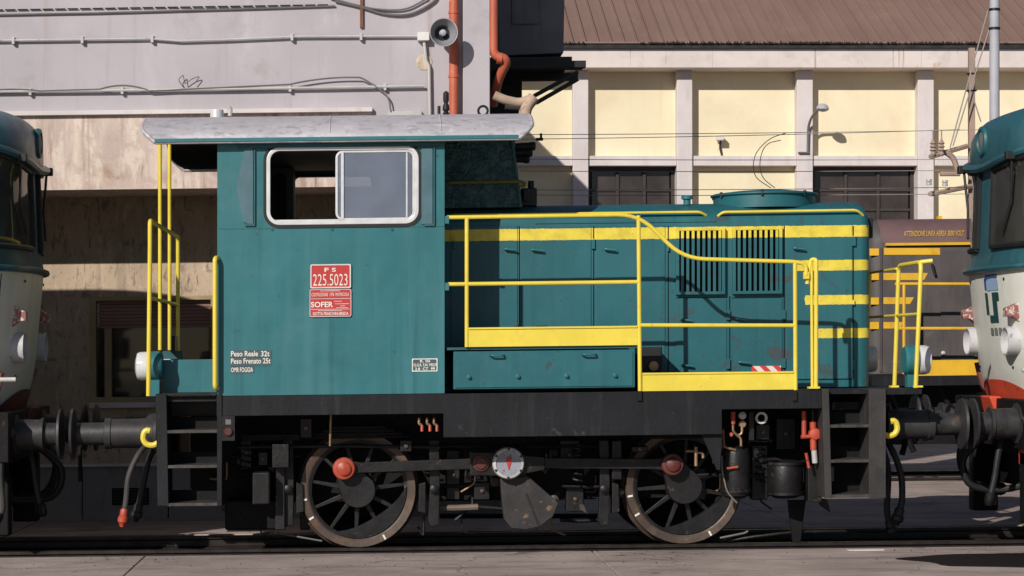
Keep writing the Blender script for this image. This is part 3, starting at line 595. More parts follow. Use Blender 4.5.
part(MB().rb(868.3, 218, 873, 238, 1.05, 1.25), 'hood_end_lamp', 'rubber', bevel=.008)
tagm = weather('red_white_tag', S(216,70,66), .5, var=0)
nt2 = tagm.node_tree; wv = nd(nt2, 'ShaderNodeTexWave'); wv.inputs['Scale'].default_value = 5; wv.bands_direction = 'DIAGONAL'
nt2.links.new(nd(nt2, 'ShaderNodeNewGeometry').outputs['Position'], wv.inputs['Vector'])
nt2.links.new(mix(nt2, ramp(nt2, wv.outputs['Fac'], .45, .55), S(205,60,56), S(226,216,210)), nt2.nodes['Principled BSDF'].inputs['Base Color'])
part(MB().rb(752, 366, 781, 371.5, YH-.03, YH-.012), 'warning_tag', tagm)
# --- walkway locker and recess below the raised walkway
zW = PZ(550,346,0)
part(MB().rb(447, 346.5, 637, 349, .02, YH-.005), 'raised_walkway', 'teal_dark')
lk = part(MB().rb(453.5, 350.5, 635, 388.5, .03, YH-.01), 'locker', 'teal2', bevel=.006)
part(MB().rb(455.5, 352.5, 633, 387, .02, .03), 'locker_lid', 'teal2', lk, bevel=.006)
for a, b_ in ((469,377.2),(518,376.6),(566.5,376),(615,375.5)):
    part(MB().lathe([(.022,0),(.022,.012),(.014,.014),(.014,.03),(.0,.032)], P(a,b_,.02), (0,-1,0), 12), 'locker_bolt', 'teal2', lk)
for a, b_ in ((497,356.5),(589,355.6)):
    part(MB().tube(fillet([P(a-7,b_-1,.02), P(a-6,b_-1,-.03), P(a+6,b_-1,-.03), P(a+7,b_-1,.02)], .02), .009, 8), 'locker_handle', 'teal2', lk)
part(MB().rb(640, 347, 662, 389, .45, YH-.012), 'recess_panel', 'rubber')
part(MB().lathe([(.0,-.03),(.045,-.028),(.045,0)], P(653.5,366,.44), (0,1,0), 14), 'filler_cap', 'copper')
# --- handrails
R = .019
def rl(pts, name='handrail', r=R, fil=.12, mat='yellow', parent=None): return part(MB().tube(fillet(pts, fil), r, 10), name, mat, parent)
rl([P(447,217.5,0), P(639,214.6,0), P(683,258.5,0), P(795,261.8,0), P(806,264,0), P(806.5,275,0)], fil=.20)
rl([P(448,284.3,0), P(638,282,0)]); rl([P(640,325.3,0), P(795,325.5,0)])
rl([P(466.8,217.5,0), P(466.8,347,0)], 'handrail_post'); rl([P(638.5,215.5,0), P(640,391.5,0)], 'handrail_post')
rl([P(795,262.5,0), P(795.5,390,0)], 'handrail_post')
rl([P(807,284,.03), P(811,259.5,.03), P(816.2,259.5,.0), P(816,389,0)], 'handrail_post', fil=.07)
rl([P(811.5,262,.03), P(812.3,389,.03)], 'handrail_post', .014)
part(MB().rb(809, 386.6, 820, 388.6, -.03, .06), 'post_foot', 'yellow')
part(MB().rb(803.5, 272, 809.5, 279, -.012, .012), 'rail_bracket', 'yellow', bevel=.003)
for py in (217.5, 284.3): part(MB().rb(445, py-1.5, 449, py+6, -.02, .02), 'rail_bracket', 'teal')
k1 = part(MB().rb(468.5, 328, 637.8, 346, -.010, .002), 'kick_plate', 'yellow')
part(MB().rb(468.5, 326.6, 637.8, 328.6, -.022, .012), 'kick_plate_lip', 'yellow', k1, bevel=.003)
k2 = part(MB().rb(642.5, 373.6, 794, 390.3, -.012, .002), 'kick_plate', 'yellow')
part(MB().rb(642.5, 372, 794, 374, -.022, .012), 'kick_plate_lip', 'yellow', k2, bevel=.003)
for q in (637.5, 792.5): part(MB().rb(q, 391, q+4.5, 401, -.03, -.004), 'post_socket', 'black', bevel=.004)
# --- left platform: handrails, side box, lamp
XL = -2.0
def pzl(py, Y, X=XL): return PZ(VX+X*CF/(CD+Y), py, Y)
zt, zm = pzl(220.5, 0), pzl(298, 0)
m = fillet([(XL-.015,0,pzl(396,0)), (XL,0,zt-.25), (XL,0,zt), (XL,2.9,zt), (XL,2.9,zt-.25), (XL,2.9,FT+.02)], .06)
part(MB().tube(m, .02, 10), 'end_handrail', 'yellow')
part(MB().cyl((XL,.01,zm), (XL,2.89,zm), .016, n=10), 'end_handrail_bar', 'yellow')
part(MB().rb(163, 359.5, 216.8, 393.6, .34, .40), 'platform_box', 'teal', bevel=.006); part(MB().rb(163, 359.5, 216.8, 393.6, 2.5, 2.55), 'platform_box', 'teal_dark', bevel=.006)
def lamp(X, sgn, zc, Yl, r=.135):
    o = part(MB().lathe([(r*.85,-.005),(r,.01),(r,.10),(r*.85,.125)], (X, Yl, zc), (-sgn,0,0), 24), 'marker_lamp', 'teal')
    part(MB().lathe([(r*.98,0),(r*.97,.07),(r*.90,.10),(r*.5,.118),(0,.122)], (X+sgn*.005, Yl, zc), (sgn,0,0), 24), 'lamp_lens', 'lens', o)
    part(MB().box(X-sgn*.02, X-sgn*.10, Yl-.05, Yl+.05, FT+.0, zc-r*.8), 'lamp_post', 'teal', o)
for yl in (.22, YF-.3): lamp(PX(149,.22), -1, PZ(150,366,.22), yl)
part(MB().rb(168, 336, 176, 351, 2.0, 2.2), 'platform_bracket', 'gear'); part(MB().rb(163,351,183,359,2.2,2.4),'platform_bracket','teal_dark')
part(MB().rb(163, 392.8, 217, 396, .0, .33), 'platform_tread', 'gear', bevel=.004)
# --- right platform
XRp = PX(919,0)
def pzr(py, px, Y): return PZ(px, py, Y)
zr = PZ(919,262,0)
m = fillet([(XRp-.03,0,FT), (XRp+.02,0,zr), (XRp+.02,.85,zr), (XRp-.02,.85,FT)], .08); part(MB().tube(m, .02, 10), 'end_handrail', 'yellow')
m = fillet([(XRp-.03,2.9,FT), (XRp+.02,2.9,zr), (XRp+.02,2.05,zr), (XRp-.02,2.05,FT)], .08); part(MB().tube(m, .02, 10), 'end_handrail', 'yellow')
part(MB().tube([(XRp+.02,.02,zr), (XRp+.12,-.02,zr+.01)], .02, 10), 'handrail_stub', 'yellow')
for zq in (PZ(919,314,.0), zr-.03): part(MB().cyl((XRp,.85,zq), (XRp,2.05,zq), .013, n=8), 'gangway_bar', 'yellow')
part(MB().cyl((XRp,.0,PZ(919,314,0)), (XRp,.85,PZ(919,314,0)), .015, n=8), 'end_handrail_bar', 'yellow')
for yl in (.38, YF-.38): lamp(PX(917,.38), 1, PZ(915,360,.38), yl, .14)
part(MB().box(PX(868,.3), PX(922,0), 0.0, 2.9, FT-.06, FT-.01), 'end_platform', 'black', bevel=.004)
for q in (895, 919): part(MB().rb(q-4, 385.6, q+4, 387.4, -.02, .06), 'post_foot', 'yellow')
# --- steps
def steps(pa, pb, pya, pyb, treads, wl, wr, slope, sm_='black'):
    st_ = part(MB().pprism([(pa,pya),(pa+wl,pya),(pa+wl+slope,pyb),(pa+slope,pyb)], -.02, .42), 'step_side', sm_, bevel=.005)
    part(MB().pprism([(pb-wr,pya),(pb,pya),(pb,pyb),(pb-wr,pyb)], -.02, .42), 'step_side', sm_, bevel=.005)
    for i, py in enumerate(treads):
        t_ = part(MB().rb(pa+wl-.5, py, pb-wr+.5, py+3.2, -.015, .38), 'step_tread', 'tread', bevel=.004)
        part(MB().rb(pa+wl, py-13, pb-wr, py-1, .36, .40), 'step_riser', 'soot', t_)
steps(155.5, 222, 394, 506, (430,465,503), 11, 5, 2)
steps(822, 886, 389, 498, (424.5,459.5,494.5), 7, 17, 3, 'dusty')
part(MB().rb(168, 397, 216, 416, .43, .47), 'step_back_plate', 'rustpatch'); part(MB().rb(832, 402, 868, 410, .42, .47), 'step_back_plate', 'rustpatch')
# --- buffers, hooks, hoses of the locomotive
ZBUF = PZ(968, 424, .525)
def buffer(xr, xt, Yb, par, mat='buffersteel', r=.13):
    s_ = 1 if xt > xr else -1; L = abs(xt-xr)
    o = part(MB().lathe([(r*1.45,0),(r*1.45,.03),(r*1.08,.04),(r*1.05,L*.52),(r*1.12,L*.53),(r*1.12,L*.6),(r*.82,L*.61),(r*.8,L-.05)], (xr,Yb,ZBUF), (s_,0,0), 24), 'buffer', mat, par)
    part(MB().lathe([(r*.82,L-.06),(.235,L-.035),(.24,L-.012),(.10,L),(0,L)], (xr,Yb,ZBUF), (s_,0,0), 32), 'buffer_plate', mat, o)
for Yb in (YC-.875, YC+.875):
    buffer(PX(157,.5), -2.80, Yb, LOCO); buffer(PX(886,.5), 5.555, Yb, LOCO)
def hook(px, py, sgn, nm='tow_hook'):
    c = P(px, py, .2); pts = []
    for i in range(13):
        a = math.radians(60+sgn*0+i*20); pts.append(c+Vector((-sgn*.075*math.cos(a), 0, .075*math.sin(a))))
    pts = [c+Vector((sgn*.10,0,.06)), c+Vector((sgn*.02,0,.085))]+pts[1:]
    return part(MB().tube(pts, .03, 8), nm, 'yellow')
def ahook(px, py, sgn):
    # open hook: shank towards the loco, bowl below, tip curling up outwards
    c = P(px, py, .1)
    pts = [c+Vector((sgn*x, 0, z)) for x, z in ((-.10,.03),(-.05,-.02),(-.05,-.02),(.02,-.05),(.06,-.02),(.065,.04),(.03,.085),(.0,.08))]
    pts = [c+Vector((sgn*x, 0, z)) for x, z in ((-.09,-.045),(-.03,-.075),(.03,-.065),(.06,-.02),(.055,.035),(.03,.06),(.0,.055))]
    m = MB().tube(crv(pts, 5), .027, 8); part(m, 'tow_hook', 'yellow')
ahook(150, 437, -1); ahook(890.5, 427.5, 1)
def hose(pts, r, cap=None, par=None, mat='rubber'):
    o = part(MB().tube(crv(pts, 8), r, 10), 'brake_hose', mat, par)
    if cap:
        a, b_ = Vector(pts[-1]), Vector(pts[-2]); d = (a-b_).normalized()
        part(MB().lathe([(r*1.2,-.04),(r*1.5,-.02),(r*1.5,.03),(r*1.9,.04),(r*1.9,.08),(r*1.2,.1),(r*.8,.13)], a, d, 12), 'hose_coupling', cap, o)
hose([P(152,442,.5), P(140,452,.35), P(129,475,.3), P(126,500,.3), P(124,513,.3)], .026, 'orange', None, 'hose')
hose([P(156,444,.6), P(148,462,.5), P(142,490,.5), P(138,508,.5)], .03, 'rubber')
hose([P(884,437,.6), P(893,452,.5), P(901,475,.5), P(902,500,.5), P(899,512,.5)], .03, 'rubber')
hose([P(880,440,.7), P(888,470,.7), P(887,510,.7), P(890,524,.7)], .03, 'rubber')
part(MB().tube(crv([P(888,390,2.0), P(900,420,1.6), P(905,440,1.5), P(902,455,1.5)], 6), .03), 'coupling_link', 'soot')
part(MB().rb(106, 432, 152, 438, 1.35, 1.55), 'coupling_hook', 'soot', bevel=.01); part(MB().rb(888, 418, 930, 428, 1.35, 1.55), 'coupling_hook', 'soot', bevel=.01)
part(MB().rb(78, 447, 81, 482, 1.2, 1.3), 'coupling_link', 'soot', bevel=.01)
# --- wheels
WZ = .544
def wheel(px, pcrank, pin_mat, rot0):
    X = PX(px, .66); c = Vector((X, .66, WZ)); wl = None
    w_ = part(MB().lathe([(.478,-.005),(.538,-.012),(.544,0),(.544,.11),(.575,.135),(.575,.15),(.44,.15),(.44,.02),(.478,-.005)], c, (0,1,0), 64, False), 'wheel', 'tyre', smooth=30)
    part(MB().lathe([(.435,.012),(.482,.0),(.482,.06),(.435,.06),(.435,.012)], c, (0,1,0), 56, False), 'wheel_rim', 'gear', w_, smooth=30)
    part(MB().lathe([(.155,-.05),(.17,-.03),(.17,.10),(0,.10)], c, (0,1,0), 32), 'wheel_hub', 'gear', w_)
    part(MB().cyl(c+Vector((0,-.055,0)), c+Vector((0,-.02,0)), .12, .14, 24), 'hub_cap', 'gear', w_)
    for i in range(11):
        a = rot0+2*math.pi*i/11; d = Vector((math.cos(a), 0, math.sin(a))); q = Vector((-d.z, 0, d.x))
        m = MB(); vs = []
        for rr, wd_, th in ((.13,.024,.03),(.46,.015,.02)):
            for sx_, sy_ in ((-1,-1),(1,-1),(1,1),(-1,1)): vs.append(c+d*rr+q*wd_*sx_+Vector((0,.045+th*sy_,0)))
        m.add(vs, [(0,1,5,4),(1,2,6,5),(2,3,7,6),(3,0,4,7),(3,2,1,0),(4,5,6,7)]); part(m, 'spoke', 'gear', w_, bevel=.006)
    # crescent counterweight, opposite the crank
    pc = Vector((PX(pcrank[0],.5), 0, PZ(pcrank[0],pcrank[1],.5))); dv = Vector((pc.x-X, 0, pc.z-WZ)).normalized(); a0 = math.atan2(-dv.z, -dv.x)
    n = 18; hw = math.radians(62); arc = [(X+.455*math.cos(a0-hw+2*hw*i/n), WZ+.455*math.sin(a0-hw+2*hw*i/n)) for i in range(n+1)]
    inn = []
    for i in range(n+1):
        t = -1+2*i/n; a = a0+hw*t; rr = .455-.15*(1-t*t); inn.append((X+rr*math.cos(a), WZ+rr*math.sin(a)))
    poly = arc+inn[::-1][1:-1]; m = MB()
    for i in range(n):
        m.add([(arc[i][0],.652,arc[i][1]),(arc[i+1][0],.652,arc[i+1][1]),(inn[i+1][0],.652,inn[i+1][1]),(inn[i][0],.652,inn[i][1]),
               (arc[i][0],.72,arc[i][1]),(arc[i+1][0],.72,arc[i+1][1]),(inn[i+1][0],.72,inn[i+1][1]),(inn[i][0],.72,inn[i][1])], [(0,1,2,3),(3,2,6,7),(7,6,5,4),(0,4,5,1)])
    part(m, 'counterweight', 'gear', w_, smooth=50)
    # crank web and pin
    p2 = Vector((pc.x, .60, pc.z)); ax = Vector((p2.x-X, 0, p2.z-WZ)); L = ax.length; ax.normalize(); q = Vector((-ax.z,0,ax.x))
    poly = []
    for i in range(13): a = math.pi/2+math.pi*i/12; poly.append(((ax*math.cos(a)+q*math.sin(a))*.165))
    for i in range(13): a = -math.pi/2+math.pi*i/12; poly.append(ax*L+(ax*math.cos(a)+q*math.sin(a))*.10)
    part(MB().prism([(X+v.x, WZ+v.z) for v in poly], .57, .66), 'crank_web', 'gear', w_, bevel=.008)
    part(MB().lathe([(.075,.0),(.10,-.02),(.104,-.05),(.095,-.06),(.068,-.064),(.064,-.085),(.045,-.095),(0,-.10)], (pc.x,.50,pc.z), (0,1,0), 24), 'crank_pin', pin_mat, w_, smooth=30)
    for a in (190, 211, 299):                          # white paint witness marks on the tyre
        a = math.radians(a); d = Vector((math.cos(a),0,math.sin(a))); q = Vector((-d.z,0,d.x)); k = c+d*.51
        m = MB(); m.add([k+q*sx_*.009+d*s2*.024+Vector((0,-.016,0)) for sx_, s2 in ((-1,-1),(1,-1),(1,1),(-1,1))], [(0,1,2,3)])
        part(m, 'witness_mark', 'letter', w_, smooth=0)
    # far wheel of the axle
    part(MB().lathe([(.46,0),(.544,0),(.544,.11),(.575,.135),(.575,.15),(.44,.15),(.46,0)], (X, YF-.66, WZ), (0,-1,0), 48, False), 'far_wheel', 'soot')
    part(MB().lathe([(0,0),(.5,.01),(.5,.05),(0,.06)], (X, YF-.60, WZ), (0,-1,0), 32), 'far_wheel_disc', 'soot'); part(MB().cyl((X,.7,WZ), (X,YF-.7,WZ), .09), 'axle', 'soot')
wheel(358, (344,468.3), 'orange', .1); wheel(683.5, (672,464.2), 'darkred', .35)
# coupling rods and jackshaft
def rod(a, b_, Y, h0, h1, name):
    A, B = P(*a, Y), P(*b_, Y); d = (B-A).normalized(); q = Vector((-d.z,0,d.x)); L = (B-A).length
    poly = [A+q*h0, A-q*h0, A+d*L*.12-q*h1, B-d*L*.12-q*h1, B-q*h0, B+q*h0, B-d*L*.12+q*h1, A+d*L*.12+q*h1]
    part(MB().prism([(v.x, v.z) for v in poly], Y, Y+.05), name, 'gear', bevel=.008)
rod((344,468.3), (484,463.5), .50, .075, .05, 'coupling_rod'); rod((530,463), (672,464.2), .50, .075, .05, 'coupling_rod')
part(MB().pprism([(470,452),(494,452),(500,476),(470,476)], .47, .56), 'rod_head', 'gear', bevel=.01)
part(MB().pprism([(515,454),(545,457),(545,470),(515,476)], .47, .56), 'rod_head', 'gear', bevel=.01)
c0 = P(508.5, 463.3, .40)
js = part(MB().lathe([(.145,.14),(.15,.02),(.14,0),(.118,-.006),(.115,.01),(0,.012)], c0, (0,1,0), 32), 'jackshaft_cap', 'lampwhite', smooth=30)
part(MB().cyl(c0+Vector((0,.004,0)), c0+Vector((0,.011,0)), .114, n=28), 'jackshaft_face', weather('pale_grey_face', S(146,148,158), .4, var=.2, vs=9, patch=S(110,70,66), pa=(.6,.66), ps=14), js)
part(MB().pprism([(506,458.5),(511.5,458),(511,463),(508.5,470),(507,464)], .395, .402), 'jackshaft_mark', 'red', js)
for i in range(6):
    a = i*math.pi/3+.5; k = c0+Vector((.132*math.cos(a), -.004, .132*math.sin(a))); part(MB().cyl(k, k+Vector((0,-.008,0)), .012, n=6), 'jackshaft_bolt', 'gear', js)
part(MB().lathe([(.07,.06),(.075,0),(.055,-.005),(.05,-.02),(0,-.022)], P(481,463.3,.45), (0,1,0), 20), 'rod_bolt', 'darkred')
part(MB().pprism([(500,478),(528,476),(559,503),(553,517),(540,527),(526,530),(512,529),(504,519),(502,500)], .52, .66), 'jackshaft_counterweight', 'rustpatch', bevel=.012)
part(MB().pprism([(525,494),(527,493),(540,526),(538,527)], .512, .521), 'counterweight_joint', 'rubber')
part(MB().pprism([(500,466),(520,466),(534,484),(505,492)], .55, .64), 'jackshaft_crank', 'gear', bevel=.01)
# brake gear
def brake(px, sgn):
    part(MB().pprism([(px-5,440),(px+5,440),(px+6,480),(px+5,525),(px-3,527),(px-6,520),(px-4,485)], .60, .68), 'brake_hanger', 'gear', bevel=.008)
    part(MB().pprism([(px+sgn*8,482),(px+sgn*15,484),(px+sgn*16,512),(px+sgn*8,514)], .62, .76), 'brake_block', 'gear', bevel=.01)
    part(MB().lathe([(.04,0),(.04,.04),(.02,.05)], P(px,489,.60), (0,-1,0), 10), 'brake_pin', 'gear')
brake(434, -1); brake(604, 1); brake(288, 1); 
part(MB().tube([P(438,508,.75), P(455,508,.75), P(478,507,.75)], .03), 'brake_pull_rod', weather('pale_worn_rod', S(120,104,92), .6))
part(MB().tube([P(478,507,.75), P(505,509,.75)], .018), 'brake_pull_rod', 'gear')
part(MB().tube([P(605,516,1.9), P(440,516,1.9)], .025), 'brake_pull_rod', 'gear')
part(MB().rb(252, 472, 270, 505, .35, .75), 'axle_spring_box', 'gear', bevel=.02); part(MB().rb(272, 444, 289, 468, .4, .7), 'spring_bracket', 'gear', bevel=.01)
part(MB().rb(225, 500, 285, 530, .6, .9), 'sand_box', 'soot', bevel=.02); part(MB().rb(240, 434, 300, 441, .5, .6), 'pipe_bracket', 'soot', bevel=.01)
part(MB().rb(275, 466, 285, 530, .55, .66), 'guard_iron', 'gear', bevel=.01)
for a, b_, c, Y_ in ((238,440,447,.55),(232,300,456,.8),(430,610,446,.8),(560,615,486,.8),(440,500,486,.85),(690,726,476,.6),(745,772,476,.6),(750,772,440,.5),(560,600,520,.9)):
    part(MB().tube([P(a,c,Y_), P((a+b_)/2,c+1.5*math.sin(a),Y_), P(b_,c,Y_)], .018, 8), 'brake_pipe', 'gear')
for a, b_, c, d, Y_ in ((240,436,252,470,.6),(258,452,268,466,.5),(300,418,312,438,.5),(400,440,412,452,.5),(446,450,460,500,.85),(474,482,490,500,.8),(560,440,580,470,.8),(566,486,584,512,.85),(612,440,622,480,.55),(632,446,648,452,.4),(694,468,706,500,.7),(752,445,768,500,.6),(756,424,770,440,.45),(776,418,796,450,.7),(236,508,262,520,.7),(300,500,310,530,.9)):
    o = part(MB().rb(a, b_, c, d, Y_, Y_+.15), 'bracket', 'gear', bevel=.012)
    part(MB().lathe([(.02,0),(.02,.02),(.0,.025)], P((a+c)/2,(b_+d)/2,Y_), (0,-1,0), 6), 'bracket_bolt', 'tyre', o)
for a in (246, 578, 760):
    cc = [P(a,444,.62)+Vector((.05*math.cos(i*.8), .05*math.sin(i*.8), -.0075*i)) for i in range(48)]
    part(MB().tube(cc, .010, 6), 'coil_spring', 'gear')
part(MB().tube(crv([P(700,536,.8), P(720,541,.8), P(760,536,.75), P(800,532,.75), P(860,531,.8)]), .016), 'ground_cable', 'gear')
rg_ = random.Random(11)
for x0_, x1_, y0_, y1_, n_ in ((226,300,422,520,12),(420,500,446,520,12),(545,622,444,515,12),(690,822,415,500,16)):
    for i in range(n_):
        a = rg_.uniform(x0_, x1_); b_ = rg_.uniform(y0_, y1_); Y_ = rg_.uniform(.72, .9); k_ = rg_.random()
        if k_ < .4: part(MB().tube(fillet([P(a,b_,Y_), P(a,b_+rg_.uniform(8,22),Y_), P(a+rg_.uniform(-18,18),b_+rg_.uniform(10,24),Y_)], .04), rg_.uniform(.008,.018), 6), 'air_pipe', rg_.choice(('gear','tread','copper')))
        elif k_ < .7: part(MB().lathe([(.03,0),(.045,.01),(.045,.05),(.02,.06),(.02,.09),(0,.095)], P(a,b_,Y_), (0,-1,0), 10), 'bolt_head', rg_.choice(('tread','gear','dusty')))
        else: part(MB().pprism([(a,b_),(a+rg_.uniform(5,14),b_+1),(a+rg_.uniform(5,12),b_+rg_.uniform(6,16)),(a+1,b_+rg_.uniform(5,12))], Y_-.05, Y_), 'bracket', rg_.choice(('gear','dusty','tread')), bevel=.008)
# leaf springs above the wheels
for q in (358, 683):
    for i in range(4): part(MB().rb(q-52+8*i, 436-3.2*i, q+52-8*i, 438.6-3.2*i, .62, .72), 'leaf_spring', 'soot')
# air reservoirs, pipes and valves
def reservoir(pc, py0, py1, r, Y, straps):
    X = PX(pc, Y); z0, z1 = PZ(pc,py1,Y), PZ(pc,py0,Y)
    o = part(MB().lathe([(0,0),(r*.6,.008),(r*.92,.035),(r,.08),(r,z1-z0-.08),(r*.92,z1-z0-.035),(r*.6,z1-z0-.008),(0,z1-z0)], (X,Y+r,z0), (0,0,1), 28), 'air_reservoir', 'gear', smooth=40)
    for zs in straps: part(MB().lathe([(r+.001,0),(r+.008,.004),(r+.008,.03),(r+.001,.034)], (X,Y+r,z0+(z1-z0)*zs), (0,0,1), 28), 'reservoir_strap', 'gear', o)
    return o
reservoir(738, 446, 500, .135, .2, (.12,)); reservoir(788.5, 460, 500, .165, .25, (.1,.85))
part(MB().tube(crv([P(763,399+62,.4), P(775,459,.3), P(790,463,.3), P(806,461,.35)], 5), .015), 'hose_loop', 'soot')
part(MB().tube(fillet([P(722,456,.25), P(722,470,.22), P(727,492,.2), P(737,503,.2)], .05), .008), 'air_pipe', 'cable')
part(MB().tube(fillet([P(723,430,.25), P(724,447,.2), P(736,450,.2)], .03), .012), 'air_pipe', 'copper')
for q in ((733,412,733,424),): part(MB().tube([P(q[0],q[1],.2), P(q[2],q[3],.2)], .022), 'air_cock_handle', 'orange')
part(MB().lathe([(.035,0),(.035,.03),(.02,.04)], P(742,415.5,.25), (0,-1,0), 14), 'pressure_gauge', 'conduit'); part(MB().lathe([(.035,0),(.03,.04)], P(742,424,.25), (0,-1,0), 12), 'valve_body', 'copper')
part(MB().tube(fillet([P(733,424,.2), P(733,432,.2), P(741,438,.2), P(741,446,.2)], .03), .012), 'air_pipe', 'copper')
part(MB().tube(fillet([P(742,426,.22), P(742,434,.22), P(736,436,.22)], .03), .012), 'air_pipe', 'copper')
part(MB().cyl(P(731,434.5,.2), P(731,434.5,.16), .018), 'red_tap', 'orange')
part(MB().tube([P(727,468.5,.18), P(738,467,.17)], .012), 'stencil_mark', 'orange')
part(MB().lathe([(.035,.0),(.055,-.005),(.055,.03),(.035,.035),(.035,0)], P(761.5,418,.2), (0,1,0), 16, False), 'pipe_flange', 'conduit')
part(MB().rb(749, 412, 754, 440, .3, .36), 'pipe_bracket', 'gear')
part(MB().pprism([(702,435),(722,434),(720,470),(717,470)], .05, .08), 'gusset', 'black')
o = part(MB().tube(fillet([P(686,451,.3), P(694,451,.3), P(696,452,.3), P(703,453,.3), P(703,458,.3)], .02), .013), 'drain_pipe', 'copper'); part(MB().tube([P(696,447,.3), P(696,466,.3)], .016), 'drain_valve', 'copper', o)
rv = part(MB().lathe([(.02,-.05),(.05,-.04),(.06,0),(.05,.04),(.03,.06)], P(814.5,434,.2), (0,1,0), 16), 'isolating_valve', 'orange')
part(MB().tube([P(804,411,.2), P(804,436,.2)], .022), 'valve_pipe', 'orange', rv); part(MB().tube([P(801,437,.18), P(818,436,.18)], .018), 'valve_pipe', 'orange', rv)
part(MB().cyl(P(813,422,.2), P(813.5,450,.2), .03), 'valve_stem', 'orange', rv); part(MB().tube([P(806,453,.17), P(809,468,.17)], .014), 'valve_lever', 'orange', rv)
part(MB().cyl(P(814,450,.2), P(815,463,.2), .026), 'valve_union', 'conduit', rv); part(MB().cyl(P(813,410,.2), P(813,422,.2), .014), 'valve_union', 'gear', rv)
part(MB().rb(808, 466, 822, 502, .3, .5), 'pipe_box', 'gear', bevel=.008); part(MB().rb(822, 428, 828, 446, .1, .2), 'cable_clip', 'gear')
part(MB().pprism([(788,500),(806,500),(800,545),(793,545)], .7, .74), 'guard_iron', 'soot')

